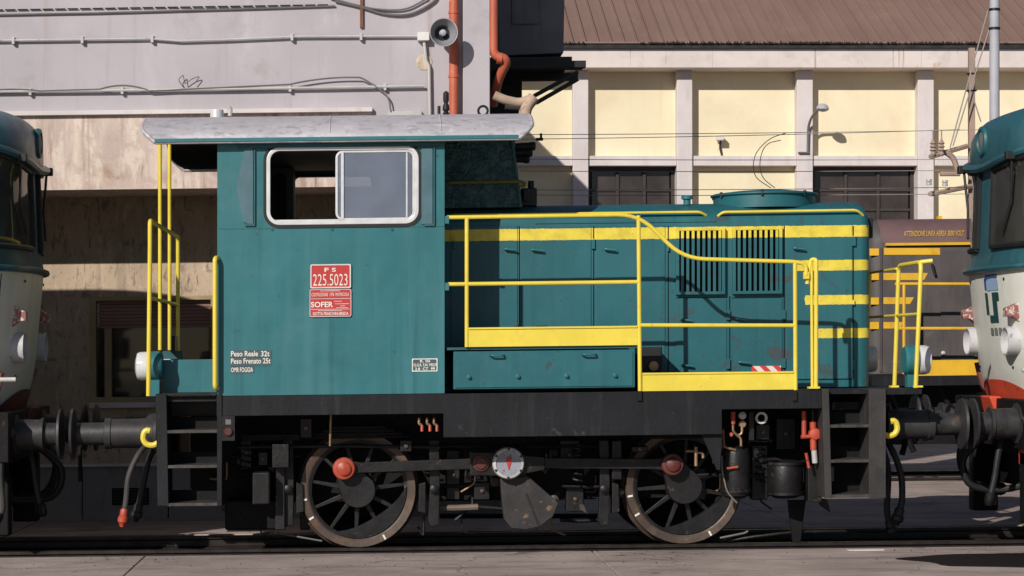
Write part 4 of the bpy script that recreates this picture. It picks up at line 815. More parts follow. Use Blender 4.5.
# ------------------------------------------------------------------ railcars (ends facing the shunter)
def railcar(mx, label, cat_loc):
    sg = -1 if mx else 1
    fx = (lambda x: 2.74-x) if mx else (lambda x: x)
    root = thing('railcar', (fx(8), YC, 0), label, 'railcar', 'railcars coupled to the shunter')
    def pt(mb, name, mat, parent=None, **k):
        mb.v = [Vector((fx(v.x), v.y, v.z+(.085*min(1, max(0, v.z-1.35)) if mx else 0))) for v in mb.v]; return mb.build(name, M[mat] if isinstance(mat, str) else mat, parent or root, **k)
    HWc = 1.42
    def front(z):                                       # x of the nose at height z
        T = [(1.15,6.04),(1.30,6.00),(1.45,5.95),(1.60,5.91),(1.80,5.88),(2.2,5.84),(2.5,5.81),(2.62,5.80),(2.70,5.83),(3.52,5.86),(3.60,5.81),(3.7,5.80),(3.86,5.805),(3.97,5.85),(4.06,5.95),(4.12,6.15),(4.19,6.42),(4.27,6.8),(4.36,7.4),(4.44,8.2)]
        for (a, b_), (c, d) in zip(T, T[1:]):
            if a <= z <= c: return b_+(d-b_)*(z-a)/(c-a)
        return T[-1][1]
    def halfw(z): return HWc*(1 if z < 3.35 else math.sqrt(max(.0, 1-((z-3.35)/1.13)**2)))*(1 if z > 1.9 else .94+.06*(z-1.15)/.75)
    def nose(z, th, off=0):                             # th: -pi/2 near side .. +pi/2 far side
        hw_ = halfw(z); e = .74; D_ = .95
        y = hw_*math.copysign(abs(math.sin(th))**e, th); x = front(z)+.17+D_*(1-abs(math.cos(th))**e)
        return Vector((x-off*math.cos(th), YC+y+off*math.sin(th), z))
    def brz(t): return 3.56+.17*abs(math.sin(t))**1.2
    ths = [math.pi/2*((i-16)/16) for i in range(33)]
    def rowz(z): return [Vector((14, YC-halfw(z), z))]+[nose(z, t) for t in ths]+[Vector((14, YC+halfw(z), z))]
    pt(MB().grid([rowz(z) for z in (1.30,1.45,1.6,1.8,2.0,2.2,2.4,2.52,2.60)]), 'lower_body', 'cream', smooth=50)
    zu = [2.60,2.66,2.72,2.8,2.86,3.0,3.25,3.42,3.47,3.52,3.58,3.65,3.75,3.86,3.93,3.99,4.04,4.08,4.12,4.16,4.20,4.25,4.31,4.37,4.42,4.44]
    ub = pt(MB().grid([rowz(z) for z in zu]), 'upper_body', 'tealcar', smooth=50)
    # sill lip and brow
    pt(MB().tube([nose(2.57, t, .03) for t in ths], .032, 8), 'sill_lip', 'tealcar', ub)
    pt(MB().tube([nose(brz(t), t, .035) for t in ths], .04, 8), 'brow', 'tealcar', ub)
    # windscreens: near, far, and the side window behind
    def patch(t0, t1, z0, z1, off, n=10): return MB().grid([[nose(z0+(brz(t0+(t1-t0)*i/n)-.05-z0)*j/6, t0+(t1-t0)*i/n, off) for i in range(n+1)] for j in range(7)])
    for s_ in (-1, 1):
        t0, t1 = (s_*math.asin((.24/HWc)**(1/.74)), s_*1.02)
        ws = pt(patch(t0, t1, 2.78, 3.46, .012), 'windscreen', 'windscreen', None, smooth=50)
        bd = [nose(2.78, t0+(t1-t0)*i/10, .018) for i in range(11)]+[nose(2.78+(brz(t1)-2.83)*j/6, t1, .018) for j in range(1,7)]+[nose(brz(t1+(t0-t1)*i/10)-.05, t1+(t0-t1)*i/10, .018) for i in range(1,11)]+[nose(2.78+(brz(t0)-2.83)*(1-j/6), t0, .018) for j in range(1,7)]
        pt(MB().tube(bd, .028, 6), 'windscreen_seal', 'rubber', ws)
        pt(MB().tube([nose(3.60, s_*.5, .06), nose(3.2, s_*.42, .05), nose(2.9, s_*.30, .05)], .013, 6), 'wiper', 'rubber', ws)
        b0 = nose(3.62, s_*.5, .06); pt(MB().box(b0.x-.06, b0.x+.03, b0.y-.04, b0.y+.04, b0.z-.05, b0.z+.03), 'wiper_motor', 'rubber', ws, bevel=.01)
    for s_ in (-1, 1):                                  # side windows
        for x0 in (6.75, 7.9, 9.3, 10.7):
            yy = YC+s_*HWc
            o = pt(MB().prism(rrect(x0, x0+.95, 2.72, 3.3, .08), yy-s_*.02, yy+s_*.012), 'side_window', 'glass_dark')
            fr_ = ring(x0-.03, x0+.98, 2.69, 3.33, .1, .035, yy-.01, yy+s_*.02); pt(fr_, 'side_window_seal', 'rubber', o)
    # roof lamp in the brow
    k = nose(3.82, 0, 0)
    o = pt(MB().lathe([(.13,.08),(.15,.0),(.14,-.025),(.11,-.03),(.10,-.01),(0,.0)], k, (1,0,0), 24), 'head_lamp', 'teal_dark', None); pt(MB().lathe([(.105,-.012),(.06,-.025),(0,-.03)], k, (1,0,0), 20), 'head_lamp_glass', 'cable', o)
    for s_ in (-1, 1):
        # cup lamps
        c = Vector((6.20, YC+s_*.66, PZ(1000,341,YC+s_*.66)))
        o = pt(MB().lathe([(.145,.12),(.14,-.02),(.132,-.08),(.138,-.20),(.127,-.205),(.118,-.12),(0,-.11)], c, (1,0,0), 24), 'cup_lamp', 'lampwhite'); 
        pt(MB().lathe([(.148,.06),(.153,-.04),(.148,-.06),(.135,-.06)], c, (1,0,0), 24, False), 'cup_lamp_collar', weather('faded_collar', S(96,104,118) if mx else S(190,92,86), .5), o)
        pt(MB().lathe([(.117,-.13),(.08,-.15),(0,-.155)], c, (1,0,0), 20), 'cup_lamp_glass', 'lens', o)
        # marker brackets above and strap below
        k = nose(2.13, s_*.42, .02)
        o = pt(MB().prism([(k.x-.09,k.z-.03),(k.x-.09,k.z+.05),(k.x-.02,k.z+.08),(k.x+.05,k.z+.12),(k.x+.05,k.z-.09),(k.x-.02,k.z-.03)], k.y-.05, k.y+.05), 'lamp_bracket', weather('worn_red_white_bracket', S(150,92,88), .5, patch=S(205,190,182), pa=(.52,.58), ps=22), bevel=.006)
        pr = [nose(z, s_*.62, .02) for z in (1.66,1.55,1.45,1.34)]
        pt(MB().tube(pr, .045, 4), 'foot_strap', weather('worn_brown_strap', S(122,64,58), .6, patch=S(170,130,120), pa=(.6,.66), ps=20))
    # sill step, logo, number
    k = nose(2.42, 0, 0)
    if not mx:
        def onn(u, z, off=.008):                        # u metres along the nose from its centre (negative = towards the viewer)
            hw_ = halfw(z); th = math.copysign(math.asin(min(1, (abs(u)/hw_)**(1/.74))), u); return nose(z, th, off)
        def decal(pts, mat_): 
            m_ = MB(); b_ = [onn(u, z) for u, z in pts]; m_.add(b_, [tuple(range(len(b_)))]); return pt(m_, 'logo', mat_, None, smooth=0)
        blue = weather('logo_blue', S(46,78,150), .4, var=.03); pale = weather('logo_pale_blue', S(150,180,214), .4, var=.03); dk = weather('logo_dark_teal', S(24,70,72), .4, var=.03)
        def strip(poly):                                # split a polygon strip into quads following the curved nose
            return poly
        decal([(-.03,2.37),(-.03,2.47),(-.1,2.515),(-.42,2.515),(-.42,2.48),(-.12,2.48),(-.08,2.46),(-.08,2.37)], blue)
        decal([(-.1,2.36),(-.1,2.45),(-.14,2.47),(-.42,2.47),(-.42,2.36)], pale)
        decal([(-.02,2.13),(-.02,2.34),(-.1,2.34),(-.1,2.13)], dk)
        [decal(q_, dk) for q_ in ([(-.24,2.10),(-.24,2.30),(-.36,2.30),(-.36,2.10)], [(-.24,2.26),(-.24,2.34),(-.42,2.34),(-.42,2.26)], [(-.12,2.05),(-.12,2.12),(-.36,2.12),(-.36,2.05)])]
        for i in range(3): decal([(-.1-.12*i,1.93),(-.1-.12*i,2.0),(-.18-.12*i,2.0),(-.18-.12*i,1.93)], weather('grey_numerals', S(120,122,116), .5))
    for s_ in (-1, 1):
        for t_ in (.72, 1.12): pt(MB().tube([nose(z, s_*t_, .001) for z in (1.34,1.6,1.9,2.2,2.52)], .005, 5), 'panel_joint', 'soot')
        hp = [nose(z, s_*.95, o_) for z, o_ in ((1.75,.0),(1.75,.06),(2.05,.06),(2.05,.0))]; pt(MB().tube(fillet(hp, .03), .012, 6), 'grab_handle', 'gear')
        for z in (1.42, 1.62, 2.46): 
            k_ = nose(z, s_*.3, 0); pt(MB().lathe([(.014,0),(.014,-.01),(0,-.014)], k_, (1,0,0), 8), 'bolt', 'gear')
    # rail cable on the near corner
    pt(MB().tube(crv([nose(3.3, -1.1, .05), nose(3.0, -1.05, .06), nose(2.75, -1.0, .05)], 5), .012), 'mirror_arm', 'rubber')
    # underframe, buffers, skirt
    pt(MB().box(6.05, 6.3, YC-1.3, YC+1.3, .86, 1.32), 'buffer_beam', 'soot', bevel=.01)
    pt(MB().box(6.3, 14, YC-1.25, YC+1.25, .75, 1.31), 'underframe', 'soot', bevel=.02)
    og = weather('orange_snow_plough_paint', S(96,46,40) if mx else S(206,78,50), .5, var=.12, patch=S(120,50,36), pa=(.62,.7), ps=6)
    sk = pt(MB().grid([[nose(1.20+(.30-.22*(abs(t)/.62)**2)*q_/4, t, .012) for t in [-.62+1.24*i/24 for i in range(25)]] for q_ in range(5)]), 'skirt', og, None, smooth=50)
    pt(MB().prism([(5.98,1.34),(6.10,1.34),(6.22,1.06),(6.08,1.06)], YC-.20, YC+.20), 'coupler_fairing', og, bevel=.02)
    for s_ in (-1, 1):
        Yb = YC+s_*.875; L = .46
        o = pt(MB().lathe([(.19,0),(.19,.03),(.145,.04),(.14,L*.55),(.155,L*.56),(.155,L*.62),(.11,L*.63),(.105,L-.05)], (6.07,Yb,ZBUF), (-1,0,0), 24), 'buffer', 'buffersteel')
        pt(MB().lathe([(.11,L-.06),(.235,L-.035),(.24,L-.012),(.10,L),(0,L)], (6.07,Yb,ZBUF), (-1,0,0), 32), 'buffer_plate', 'buffersteel', o)
        pt(MB().box(6.1, 6.35, Yb-.1, Yb+.1, .16, .84), 'guard_iron', 'soot', bevel=.02)
    def hs(pts, r, mat='hose'):
        pts = [Vector(p) for p in pts]; o = pt(MB().tube(crv(pts, 8), r, 10), 'brake_hose', mat)
        d = (pts[-1]-pts[-2]).normalized(); pt(MB().lathe([(r*1.3,-.03),(r*1.7,0),(r*1.7,.06),(r*1.1,.1)], pts[-1], d, 12), 'hose_coupling', 'soot', o)
    hs([(6.0,.75,1.05),(5.92,.7,.85),(5.88,.7,.6),(5.84,.7,.42)], .03, 'rubber')
    hs([(6.05,.35,1.15),(6.12,.22,1.0),(6.14,.2,.75),(6.12,.2,.45),(6.16,.2,.38)], .036, 'hose' if mx else 'rubber')
    hs([(6.0,1.9,1.05),(5.85,1.8,.75),(5.95,1.8,.48),(6.2,1.8,.42)], .04, 'rubber')
    hs([(5.98,1.2,1.0),(5.72,1.2,.75),(5.78,1.2,.5),(6.05,1.2,.44),(6.35,1.1,.5)], .035, 'rubber')
    if mx: pt(MB().lathe([(.06,0),(.085,.04),(.085,.12),(.03,.18)], (6.22,.30,1.36), (.2,0,1), 16), 'jumper_socket', weather('pale_blue_grey_enamel', S(150,168,180), .4), None)
    pt(MB().tube([(6.0,.25,1.60),(6.25,.25,1.60)], .02), 'jumper_bracket', 'conduit')
    pt(MB().prism_x([(.2,1.28),(.75,1.28),(.70,.70),(.30,.70)], 6.10, 6.18), 'coupler_box', og if not mx else 'soot', bevel=.02)
    # bogie
    for x in (7.3, 9.4):
        for yy, s_ in ((YC-.78,1),(YC+.78,-1)):
            pt(MB().lathe([(0,-.02),(.12,-.02),(.16,.0),(.38,.015),(.40,0),(.455,0),(.455,.11),(.49,.135),(.49,.15),(0,.15)], (x,yy,.455), (0,s_,0), 40), 'wheel', 'soot', smooth=30)
        pt(MB().cyl((x,YC-.7,.455), (x,YC+.7,.455), .08), 'axle', 'soot')
    for yy in (YC-1.05, YC+.95): pt(MB().box(6.7, 10, yy, yy+.1, .35, .75), 'bogie_frame', 'soot', bevel=.02)
    pt(MB().box(6.35, 6.6, .5, 2.4, .45, .8), 'drawgear_box', 'soot', bevel=.02)
    pt(MB().box(6.3, 14, YC-1.38, YC+1.38, 1.312, 1.34), 'floor_panel', 'soot')
    return root
railcar(False, 'teal and cream railcar end with white cup lamps, at the right of the shunter', 0)
railcar(True, 'shaded teal and cream railcar end at the left of the shunter', 0)

# ------------------------------------------------------------------ brown shunter on the next track
BY = 9.85                                               # its near walkway edge
BR = thing('brown_shunting_locomotive', (PX(980,BY), 11.3, 0), 'dull brown diesel shunter with orange yellow bands, on the track behind', 'locomotive')
def bp(mb, name, mat, parent=None, **k): return mb.build(name, M[mat] if isinstance(mat, str) else mat, parent or BR, **k)
BH = 10.5; bx0, bx1 = PX(869.5,BH), PX(1250,BH); bz0, bzs, bz1 = PZ(920,374,BY), PZ(920,243,BH), PZ(920,221,11.3)
prof = [(BH,bz0)]+[(BH+.45*(1-math.cos(math.pi/2*i/8)), bzs+(bz1-bzs)*math.sin(math.pi/2*i/8)) for i in range(9)]
split = 2
full = prof+[(22.6-y, z) for y, z in prof[::-1]]
rows = [[(x, 11.3+(y-11.3)*s_, z-dz_*(1 if z > bzs-.01 else 0)) for y, z in full] for x, s_, dz_ in ((bx0,.86,.08),(bx0+.04,.94,.03),(bx0+.12,.99,.005),(bx0+.2,1,0),(bx1,1,0))]
m = MB().grid(rows); m.f.append(tuple(range(len(full)))); hb_ = bp(m, 'hood', 'brown', smooth=35)
rows = [[(x, 11.3+(y-11.3)*1.004, z+.006) for y, z in full if z > bzs-.001] for x in (bx0+.16, bx1)]
bp(MB().grid(rows), 'hood_roof', 'brownroof', smooth=35)
bp(MB().rb(886, 241, 1240, 243.6, BH-.05, BH+.02), 'hood_gutter', 'orangestripe')
ptext('ATTENZIONE LINEA AEREA 3000 VOLT', 904, 230.6, 964, 236, BH+.0, M['orangestripe'], BR, .0)
bandm = M['orangestripe']
for a, b_, c, d in ((869.6,879,248.5,255.5),(884,940,248,254.8),(869.6,879,273,280),(883.5,928,273,280),(869.6,879,297.5,304.5),(883.5,914,297.3,304),(869.6,879,322,329),(883.5,904,322,328.5)):
    bp(MB().pprism([(a,c),(b_,c),(b_-(4 if b_ < 930 and b_ > 890 else 0),d),(a,d)], BH-.006, BH-.001), 'painted_band', bandm)
bp(MB().rb(941, 250, 974, 372, BH-.02, BH+.01), 'door', 'brown', bevel=.006); bp(MB().rb(880.2, 248, 882.2, 372, BH-.015, BH), 'door_strip', 'brown')
bp(MB().rb(979, 250, 1040, 372, BH-.02, BH+.01), 'door', 'brown', bevel=.006)
bp(MB().lathe([(.03,0),(.03,.02),(0,.03)], P(943,353,BH-.02), (0,-1,0), 10), 'door_knob', 'conduit')
bp(MB().tube([P(932,264,BH-.05), P(935,275,BH-.05)], .02), 'door_handle', 'rubber'); bp(MB().rb(938, 216, 942, 222, 11, 11.1), 'roof_eyelet', 'orangestripe')
bp(MB().rb(925, 220.5, 972, 223.5, 10.9, 11.5), 'roof_hatch', 'brown')
kp = bp(MB().rb(905, 358.5, 1250, 374, BY, BY+.02), 'kick_plate', 'orangestripe')
bp(MB().rb(872, 374.5, 1250, 384, BY-.01, BY+.1), 'side_sill', 'black'); bp(MB().box(PX(872,BY), PX(1250,BY), BY+.1, 12.7, bz0-.1, bz0), 'deck', 'black')
for py in (284, 328.5): bp(MB().tube([P(895,py,BY), P(1250,py,BY)], .022), 'handrail', 'orangestripe')
for px in (928-24, 1100): bp(MB().tube([P(px,284,BY), P(px,374,BY)], .022), 'handrail_post', 'orangestripe')
bp(MB().box(PX(872,10.6), PX(1250,10.6), 10.7, 11.9, .45, bz0-.1), 'main_frame', 'soot')
for px in (1035, 1150):
    for yy, s_ in ((10.52,1),(12.08,-1)): bp(MB().lathe([(0,-.02),(.15,-.02),(.4,.01),(.44,0),(.52,0),(.52,.11),(.55,.135),(.55,.15),(0,.15)], (PX(px,10.5),yy,.52), (0,s_,0), 40), 'wheel', 'soot', smooth=30)
    bp(MB().cyl((PX(px,10.5),10.6,.52), (PX(px,10.5),12.0,.52), .08), 'axle', 'soot')
for yy in (10.42, 12.17): bp(MB().lathe([(.2,0),(.14,.05),(.13,.35),(.22,.40),(.22,.43),(0,.44)], (PX(876,10.4),yy,1.05), (-1,0,0), 24), 'buffer', 'soot')
bp(MB().box(PX(874,10)-.0, PX(882,10), 9.95, 12.65, .85, bz0-.1), 'buffer_beam', 'soot')
for a in (884, 940, 1000): bp(MB().tube([P(a,386,10.2), P(a+30,452,10.2)], .04), 'air_pipe', 'soot')

# ------------------------------------------------------------------ depot building at the left
WU, WL = 3.90, 5.10                                      # planes of the overhanging storey and of the recessed wall
DB = thing('depot_building', (-4, WL, -.05), 'pale lilac depot building with stained overhanging band at the upper left', 'building')
def dp(mb, name, mat, parent=None, **k): return mb.build(name, M[mat] if isinstance(mat, str) else mat, parent or DB, **k)
xE = PX(490, WU); XW = -16
zled = PZ(200,111,WU); zfb = PZ(150,189,WU); ztop = 10.9
dp(MB().box(XW, xE, WU, 36, zled, ztop), 'upper_wall', 'lilac')
fa = dp(MB().box(XW, PX(372,WU), WU-.01, WL+.01, zfb, zled-.005), 'concrete_band', 'fascia')
dp(MB().box(PX(372,WU)+.0, xE, WU, 36, zfb, zled), 'upper_wall', 'lilac')
dp(MB().box(XW, xE, WL+.3, 36, zfb-.0, zfb+.3), 'floor_slab', 'plinth')
lg = dp(MB().box(XW, PX(372.5,WU), WU-.07, WU, zled-.035, zled+.012), 'ledge', 'palestone', bevel=.006)
dx0, dx1, dz1, dz0 = PX(90,WL), PX(217,WL), PZ(150,296,WL), PZ(150,402,WL)
zpl = PZ(100,464.5,WL)
m = holed([(XW,zpl),(xE-.3,zpl),(xE-.3,zfb+.01),(XW,zfb+.01)], [[(dx0,dz0),(dx1,dz0),(dx1,dz1),(dx0,dz1)]], WL, WL+.25)
dp(m, 'lower_wall', 'lowwall', smooth=0)
pw = .98; x = PX(83,WL)-12*pw
while x < xE-.4:
    dp(MB().box(x+.006, x+pw-.006, WL-.06, WL+.2, -.06, zpl-.02), 'plinth_panel', 'plinth', bevel=.006); x += pw
dp(MB().box(XW, xE-.3, WL-.09, WL, zpl-.02, zpl+.012), 'plinth_cap', 'palestone')
df = dp(holed([(dx0,dz0),(dx1,dz0),(dx1,dz1),(dx0,dz1)], [[(dx0+.07,dz0+.06),(dx1-.07,dz0+.06),(dx1-.07,dz1-.05),(dx0+.07,dz1-.05)]], WL-.02, WL+.2), 'window_frame', 'doorframe', bevel=.006)
zs = PZ(150,328,WL)
n = 8
for i in range(n):
    a = zs+(dz1-.05-zs)*i/n; b_ = zs+(dz1-.05-zs)*(i+1)/n
    dp(MB().box(dx0+.07, dx1-.07, WL+.06, WL+.075+.004*(i%2), a+.003, b_-.003), 'shutter_slat', 'shutter', df)
dp(MB().box(dx0+.07, dx1-.07, WL+.14, WL+.15, dz0+.06, zs+.02), 'window_pane', 'glass_dark', df)
dp(MB().box(dx0+.16, dx0+.24, WL+.05, WL+.13, dz0+.06, zs), 'mullion', 'doorframe', df); dp(MB().box(dx0+.0, dx1, WL-.08, WL+.0, dz0-.06, dz0), 'window_sill', 'palestone', df)
dp(MB().box(dx0+.06, dx1-.06, WL+.3, WL+.35, dz0, dz1), 'dark_room_back', 'rubber')
vg = dp(MB().rb(112, 488, 149, 505, WL-.075, WL-.055), 'vent_grille', 'soot')
for i in range(5): dp(MB().rb(113, 489.5+3*i, 148, 491+3*i, WL-.085, WL-.076), 'grille_slat', 'winframe', vg)
# pilaster and pipes at the corner
dp(MB().rb(463, -60, 490, 116, WU-.10, WU+.05), 'pilaster', 'lilac', bevel=.01)
def wthing(mb, name, mat, label, cat, group=None, **k): return tag(mb.build(name, M[mat] if isinstance(mat, str) else mat, None, **k), label, cat, group)
dpp = thing('drainpipe', (PX(454,WU-.1), WU-.1, zled), 'straight orange drainpipe beside the loudspeaker on the lilac wall', 'pipe')
def pp(mb, name, mat, parent, **k): return mb.build(name, M[mat] if isinstance(mat, str) else mat, parent, **k)
pp(MB().cyl(P(453.8,-60,WU-.10), P(453.8,118,WU-.10), .052, n=16), 'pipe', 'pipe', dpp)
for q in (14, 78): pp(MB().lathe([(.053,0),(.06,.003),(.06,.03),(.053,.033)], P(453.8,q,WU-.10), (0,0,1), 16), 'pipe_collar', 'pipe', dpp)
dp2 = thing('drainpipe', P(498,60,WU+1.2), 'orange drainpipe with an elbow below the black tank', 'pipe')
pp(MB().tube(fillet([P(493.5,-60,WU-.06), P(493.5,56,WU-.06), P(508,59,WU-.06), P(498,80,WU+.1), P(493,105,WU+.3)], .10), .05, 12), 'pipe', 'pipe', dp2)
pp(MB().cyl(P(497,58.2,WU-.06), P(502,58.6,WU-.06), .062), 'pipe_socket', 'pipe', dp2)
lag = thing('lagged_pipe', P(520,108,WU-.25), 'pale lagged pipe elbow behind the shunter cab roof', 'pipe')
pp(MB().tube(fillet([P(494,95,WU-.25), P(505,100,WU-.25), P(520,103,WU-.25), P(530,99,WU-.25)], .1), .05, 12), 'lagging', 'insulation', lag)
pp(MB().tube(fillet([P(534,97,WU-.25), P(526,107,WU-.25), P(523,125,WU-.25)], .05), .068, 12), 'lagged_elbow', 'insulation', lag); pp(MB().tube([P(505,107,WU-.25), P(524,108,WU-.25)], .03), 'bracket', 'rustpatch', lag)
# tank on brackets
tk = thing('roof_tank', P(532,55,WU+2.2), 'black sheet metal tank on steel brackets at the building corner', 'tank')
pp(MB().pprism([(496,-80),(566,-80),(563.5,53),(499,56)], WU+1.6, WU+3.2), 'tank_body', 'tank', tk, bevel=.01)
pp(MB().rb(512, -6, 539, 24, WU+1.57, WU+1.6), 'tank_panel', 'tank', tk, bevel=.006)
pp(MB().rb(490, 57, 572, 61, WU+1.5, WU+3.2), 'tank_tray', 'rubber', tk); pp(MB().rb(489, 61, 586, 67.5, WU+1.5, WU+1.65), 'bracket_beam', 'rubber', tk)
pp(MB().rb(489, 73, 578, 80, WU+2.6, WU+2.75), 'bracket_beam', 'rubber', tk)
pp(MB().rb(489, 64, 583, 69, WU+3.0, WU+3.15), 'bracket_beam', 'rubber', tk)
for a, b_, c, d in ((578,72,534,96),(578,79,536,103)): pp(MB().tube([P(a,b_,WU+1.6), P(c,d,WU+1.6)], .035, 4), 'bracket_strut', 'rubber', tk)
pp(MB().rb(490, 80, 522, 115, WU+2.9, WU+3.2), 'bracket_post', 'rubber', tk)
# conduits, cables
def conduit(pts, r, label, clips=(), mat='conduit', nm='conduit'):
    t_ = thing(nm, pts[0], label, 'conduit' if nm == 'conduit' else 'cable')
    pp(MB().tube(pts, r, 8), nm+'_run', mat, t_)
    for a, b_ in clips:
        pp(MB().rb(a-1.3, b_-3.5, a+1.3, b_+3.5, WU-.06, WU-.001), 'clip', mat, t_)
conduit([P(-40,41,WU-.04), P(60,39.8,WU-.04), P(150,38.7,WU-.04), P(180,41,WU-.04), P(230,39.5,WU-.04), P(300,36.5,WU-.04), P(421,36,WU-.04)], .013, 'upper pale conduit with clips running to the loudspeaker box', ((13,40.3),(82,39.6),(152,38.7),(292,36.8),(361,36.4)))
conduit([P(-40,92,WU-.05), P(120,90.4,WU-.05), P(240,89,WU-.05), P(424,86,WU-.05)], .016, 'lower pale conduit with loose cables along the lilac wall', ((30,91.4),(122,90.3),(290,88),(385,86.6)))
conduit([P(424,40,WU-.05), P(426,60,WU-.05), P(429,66,WU-.05), P(430,122,WU-.05)], .018, 'upright conduit dropping from the loudspeaker junction box')
wthing(MB().tube(sag(P(-30,93.5,WU-.06), P(40,91,WU-.06), -.03)+sag(P(95,91,WU-.06), P(150,91,WU-.06), -.06)[1:]+sag(P(283,86,WU-.06), P(360,77.5,WU-.06), -.03)[1:]+crv([P(362,78,WU-.06),P(378,88,WU-.06),P(388,98,WU-.06),P(391,112,WU-.06)])[1:], .009, 6), 'loose_cable', 'cable', 'thin loose grey cable looping along the lower conduit', 'cable')
wthing(MB().tube([P(-40,15.5,WU-.02), P(100,13,WU-.02), P(260,8.5,WU-.02), P(335,6,WU-.02)], .011, 6), 'wall_cable', 'cable', 'second grey cable from the top on the lilac wall', 'cable')
dash = thing('spliced_cable', P(100,8,WU-.02), 'topmost dark cable in short lengths along the lilac wall', 'cable')
for i in range(28):
    a = -20+12.5*i; pp(MB().tube([P(a,9.9-.0115*a*1.35,WU-.02), P(a+10.5,9.9-.0115*(a+10.5)*1.35,WU-.02)], .007, 6), 'cable_length', 'rubber', dash)
wthing(MB().tube(crv([P(335,1,WU-.03), P(360,7,WU-.03), P(385,14,WU-.03), P(410,14,WU-.03), P(433,2,WU-.03), P(438,-8,WU-.03)]), .013, 6), 'drooping_cable', 'cable', 'cable drooping in a curve left of the loudspeaker', 'cable')
wthing(MB().tube(crv([P(330,-2,WU-.03), P(352,4,WU-.03), P(376,9,WU-.03), P(405,9,WU-.03), P(428,-2,WU-.03)]), .010, 6), 'drooping_cable', 'cable', 'upper one of the cables drooping left of the loudspeaker', 'cable')
wthing(MB().rb(360, -20, 363, 27.5, WU-.035, WU-.001), 'rusty_bar', weather('brown_rust', S(128,84,58), .8, var=.3, vs=9), 'short rusty upright bar high on the lilac wall', 'bar')
wthing(MB().tube(crv([P(184,88,WU-.04), P(179,80,WU-.06), P(183,75,WU-.06)])+crv([P(185,84,WU-.05), P(192,79,WU-.05), P(199,77,WU-.05), P(194,84,WU-.05)]), .005, 5), 'loose_wire', 'cable', 'thin twist of loose wire sticking up from the lower conduit', 'wire')
jb = wthing(MB().rb(417.5, 32, 429.5, 40.5, WU-.10, WU-.001), 'junction_box', 'white', 'small white junction box left of the loudspeaker', 'box', bevel=.008)
wthing(MB().lathe([(.07,0),(.09,-.008),(.06,-.014),(0,-.01)], P(424,62,WU-.0), (0,1,0), 9), 'broken_plaster', 'plaster_hole', 'broken plaster patch around the conduit', 'plaster')
wthing(MB().rb(388, 111, 422, 118, WU-.06, WU-.001), 'wall_box', 'conduit', 'low pale metal box on the wall above the cab roof', 'box', bevel=.008)
sp = thing('loudspeaker', P(443.5,32,WU-.1), 'round grey horn loudspeaker on the lilac wall', 'loudspeaker')
c0 = P(443.8,32.2,WU-.42); axs = Vector((-.12,1,.05)).normalized()
pp(MB().lathe([(.142,0),(.15,-.004),(.152,.004),(.14,.012),(.10,.08),(.07,.16),(.06,.26),(.0,.27)], c0, axs, 32, False), 'horn', 'mast', sp, smooth=30)
pp(MB().lathe([(.138,.002),(.10,.07),(.065,.14),(0,.15)], c0, axs, 32, False), 'horn_mouth', weather('grey_horn_inside', S(138,138,142), .5, var=.1), sp); pp(MB().lathe([(.075,.10),(.06,.105),(.035,.12)], c0, axs, 24, False), 'horn_throat', 'rubber', sp); pp(MB().lathe([(0,.0),(.03,.01),(.036,.03),(.036,.12)], c0+axs*.02, axs, 16), 'horn_core', 'mast', sp)
pp(MB().cyl(c0+axs*.2, P(436,35,WU), .025), 'bracket', 'gear', sp)

# ------------------------------------------------------------------ warehouse far behind
WY = 40.0
WH = thing('warehouse', (PX(750,WY), WY, 0), 'long cream warehouse with pale pillars and brown sheet roof', 'building', gr=False)
def wp(mb, name, mat, parent=None, **k): return mb.build(name, M[mat] if isinstance(mat, str) else mat, parent or WH, gr=False, **k)
def fb(px0, py0, px1, py1, Y0, Y1): return MB().box(PX(px0,Y0), PX(px1,Y0), Y0, Y1, FZ(py0,Y0), FZ(py1,Y0))
pil = [(340,356),(460,476),(573,588.5),(677,692.5),(797,813),(918,934),(1039,1055),(1160,1176)]
WX0, WX1 = PX(300,WY), PX(1250,WY)
wp(fb(300, 48.4, 1250, 68, WY-.45, WY+.8), 'cornice', weather('rust_streaked_cornice', S(222,210,204), .9, var=.08, vs=.8, patch=S(180,152,134), pa=(.6,.74), ps=1.1, streak=S(160,120,100), sa=(.62,.74), grain=.05, layers=((S(150,100,76),4,.63,.67,(3,3,.04),.8),(S(196,184,178),2,.5,.7,None,.5))), bevel=.03)
wp(fb(300, 42.6, 1250, 48.0, WY-.56, WY-.46), 'gutter', 'gutter')  # gutter face kept dark to paint in the shadow band below the eave
for i, (a, b_) in enumerate(pil):
    wp(MB().box(PX(a,WY), PX(b_,WY), WY, WY+.6, 0, FZ(68.5,WY-.45)+.02), 'pillar', 'palestone', bevel=.02)
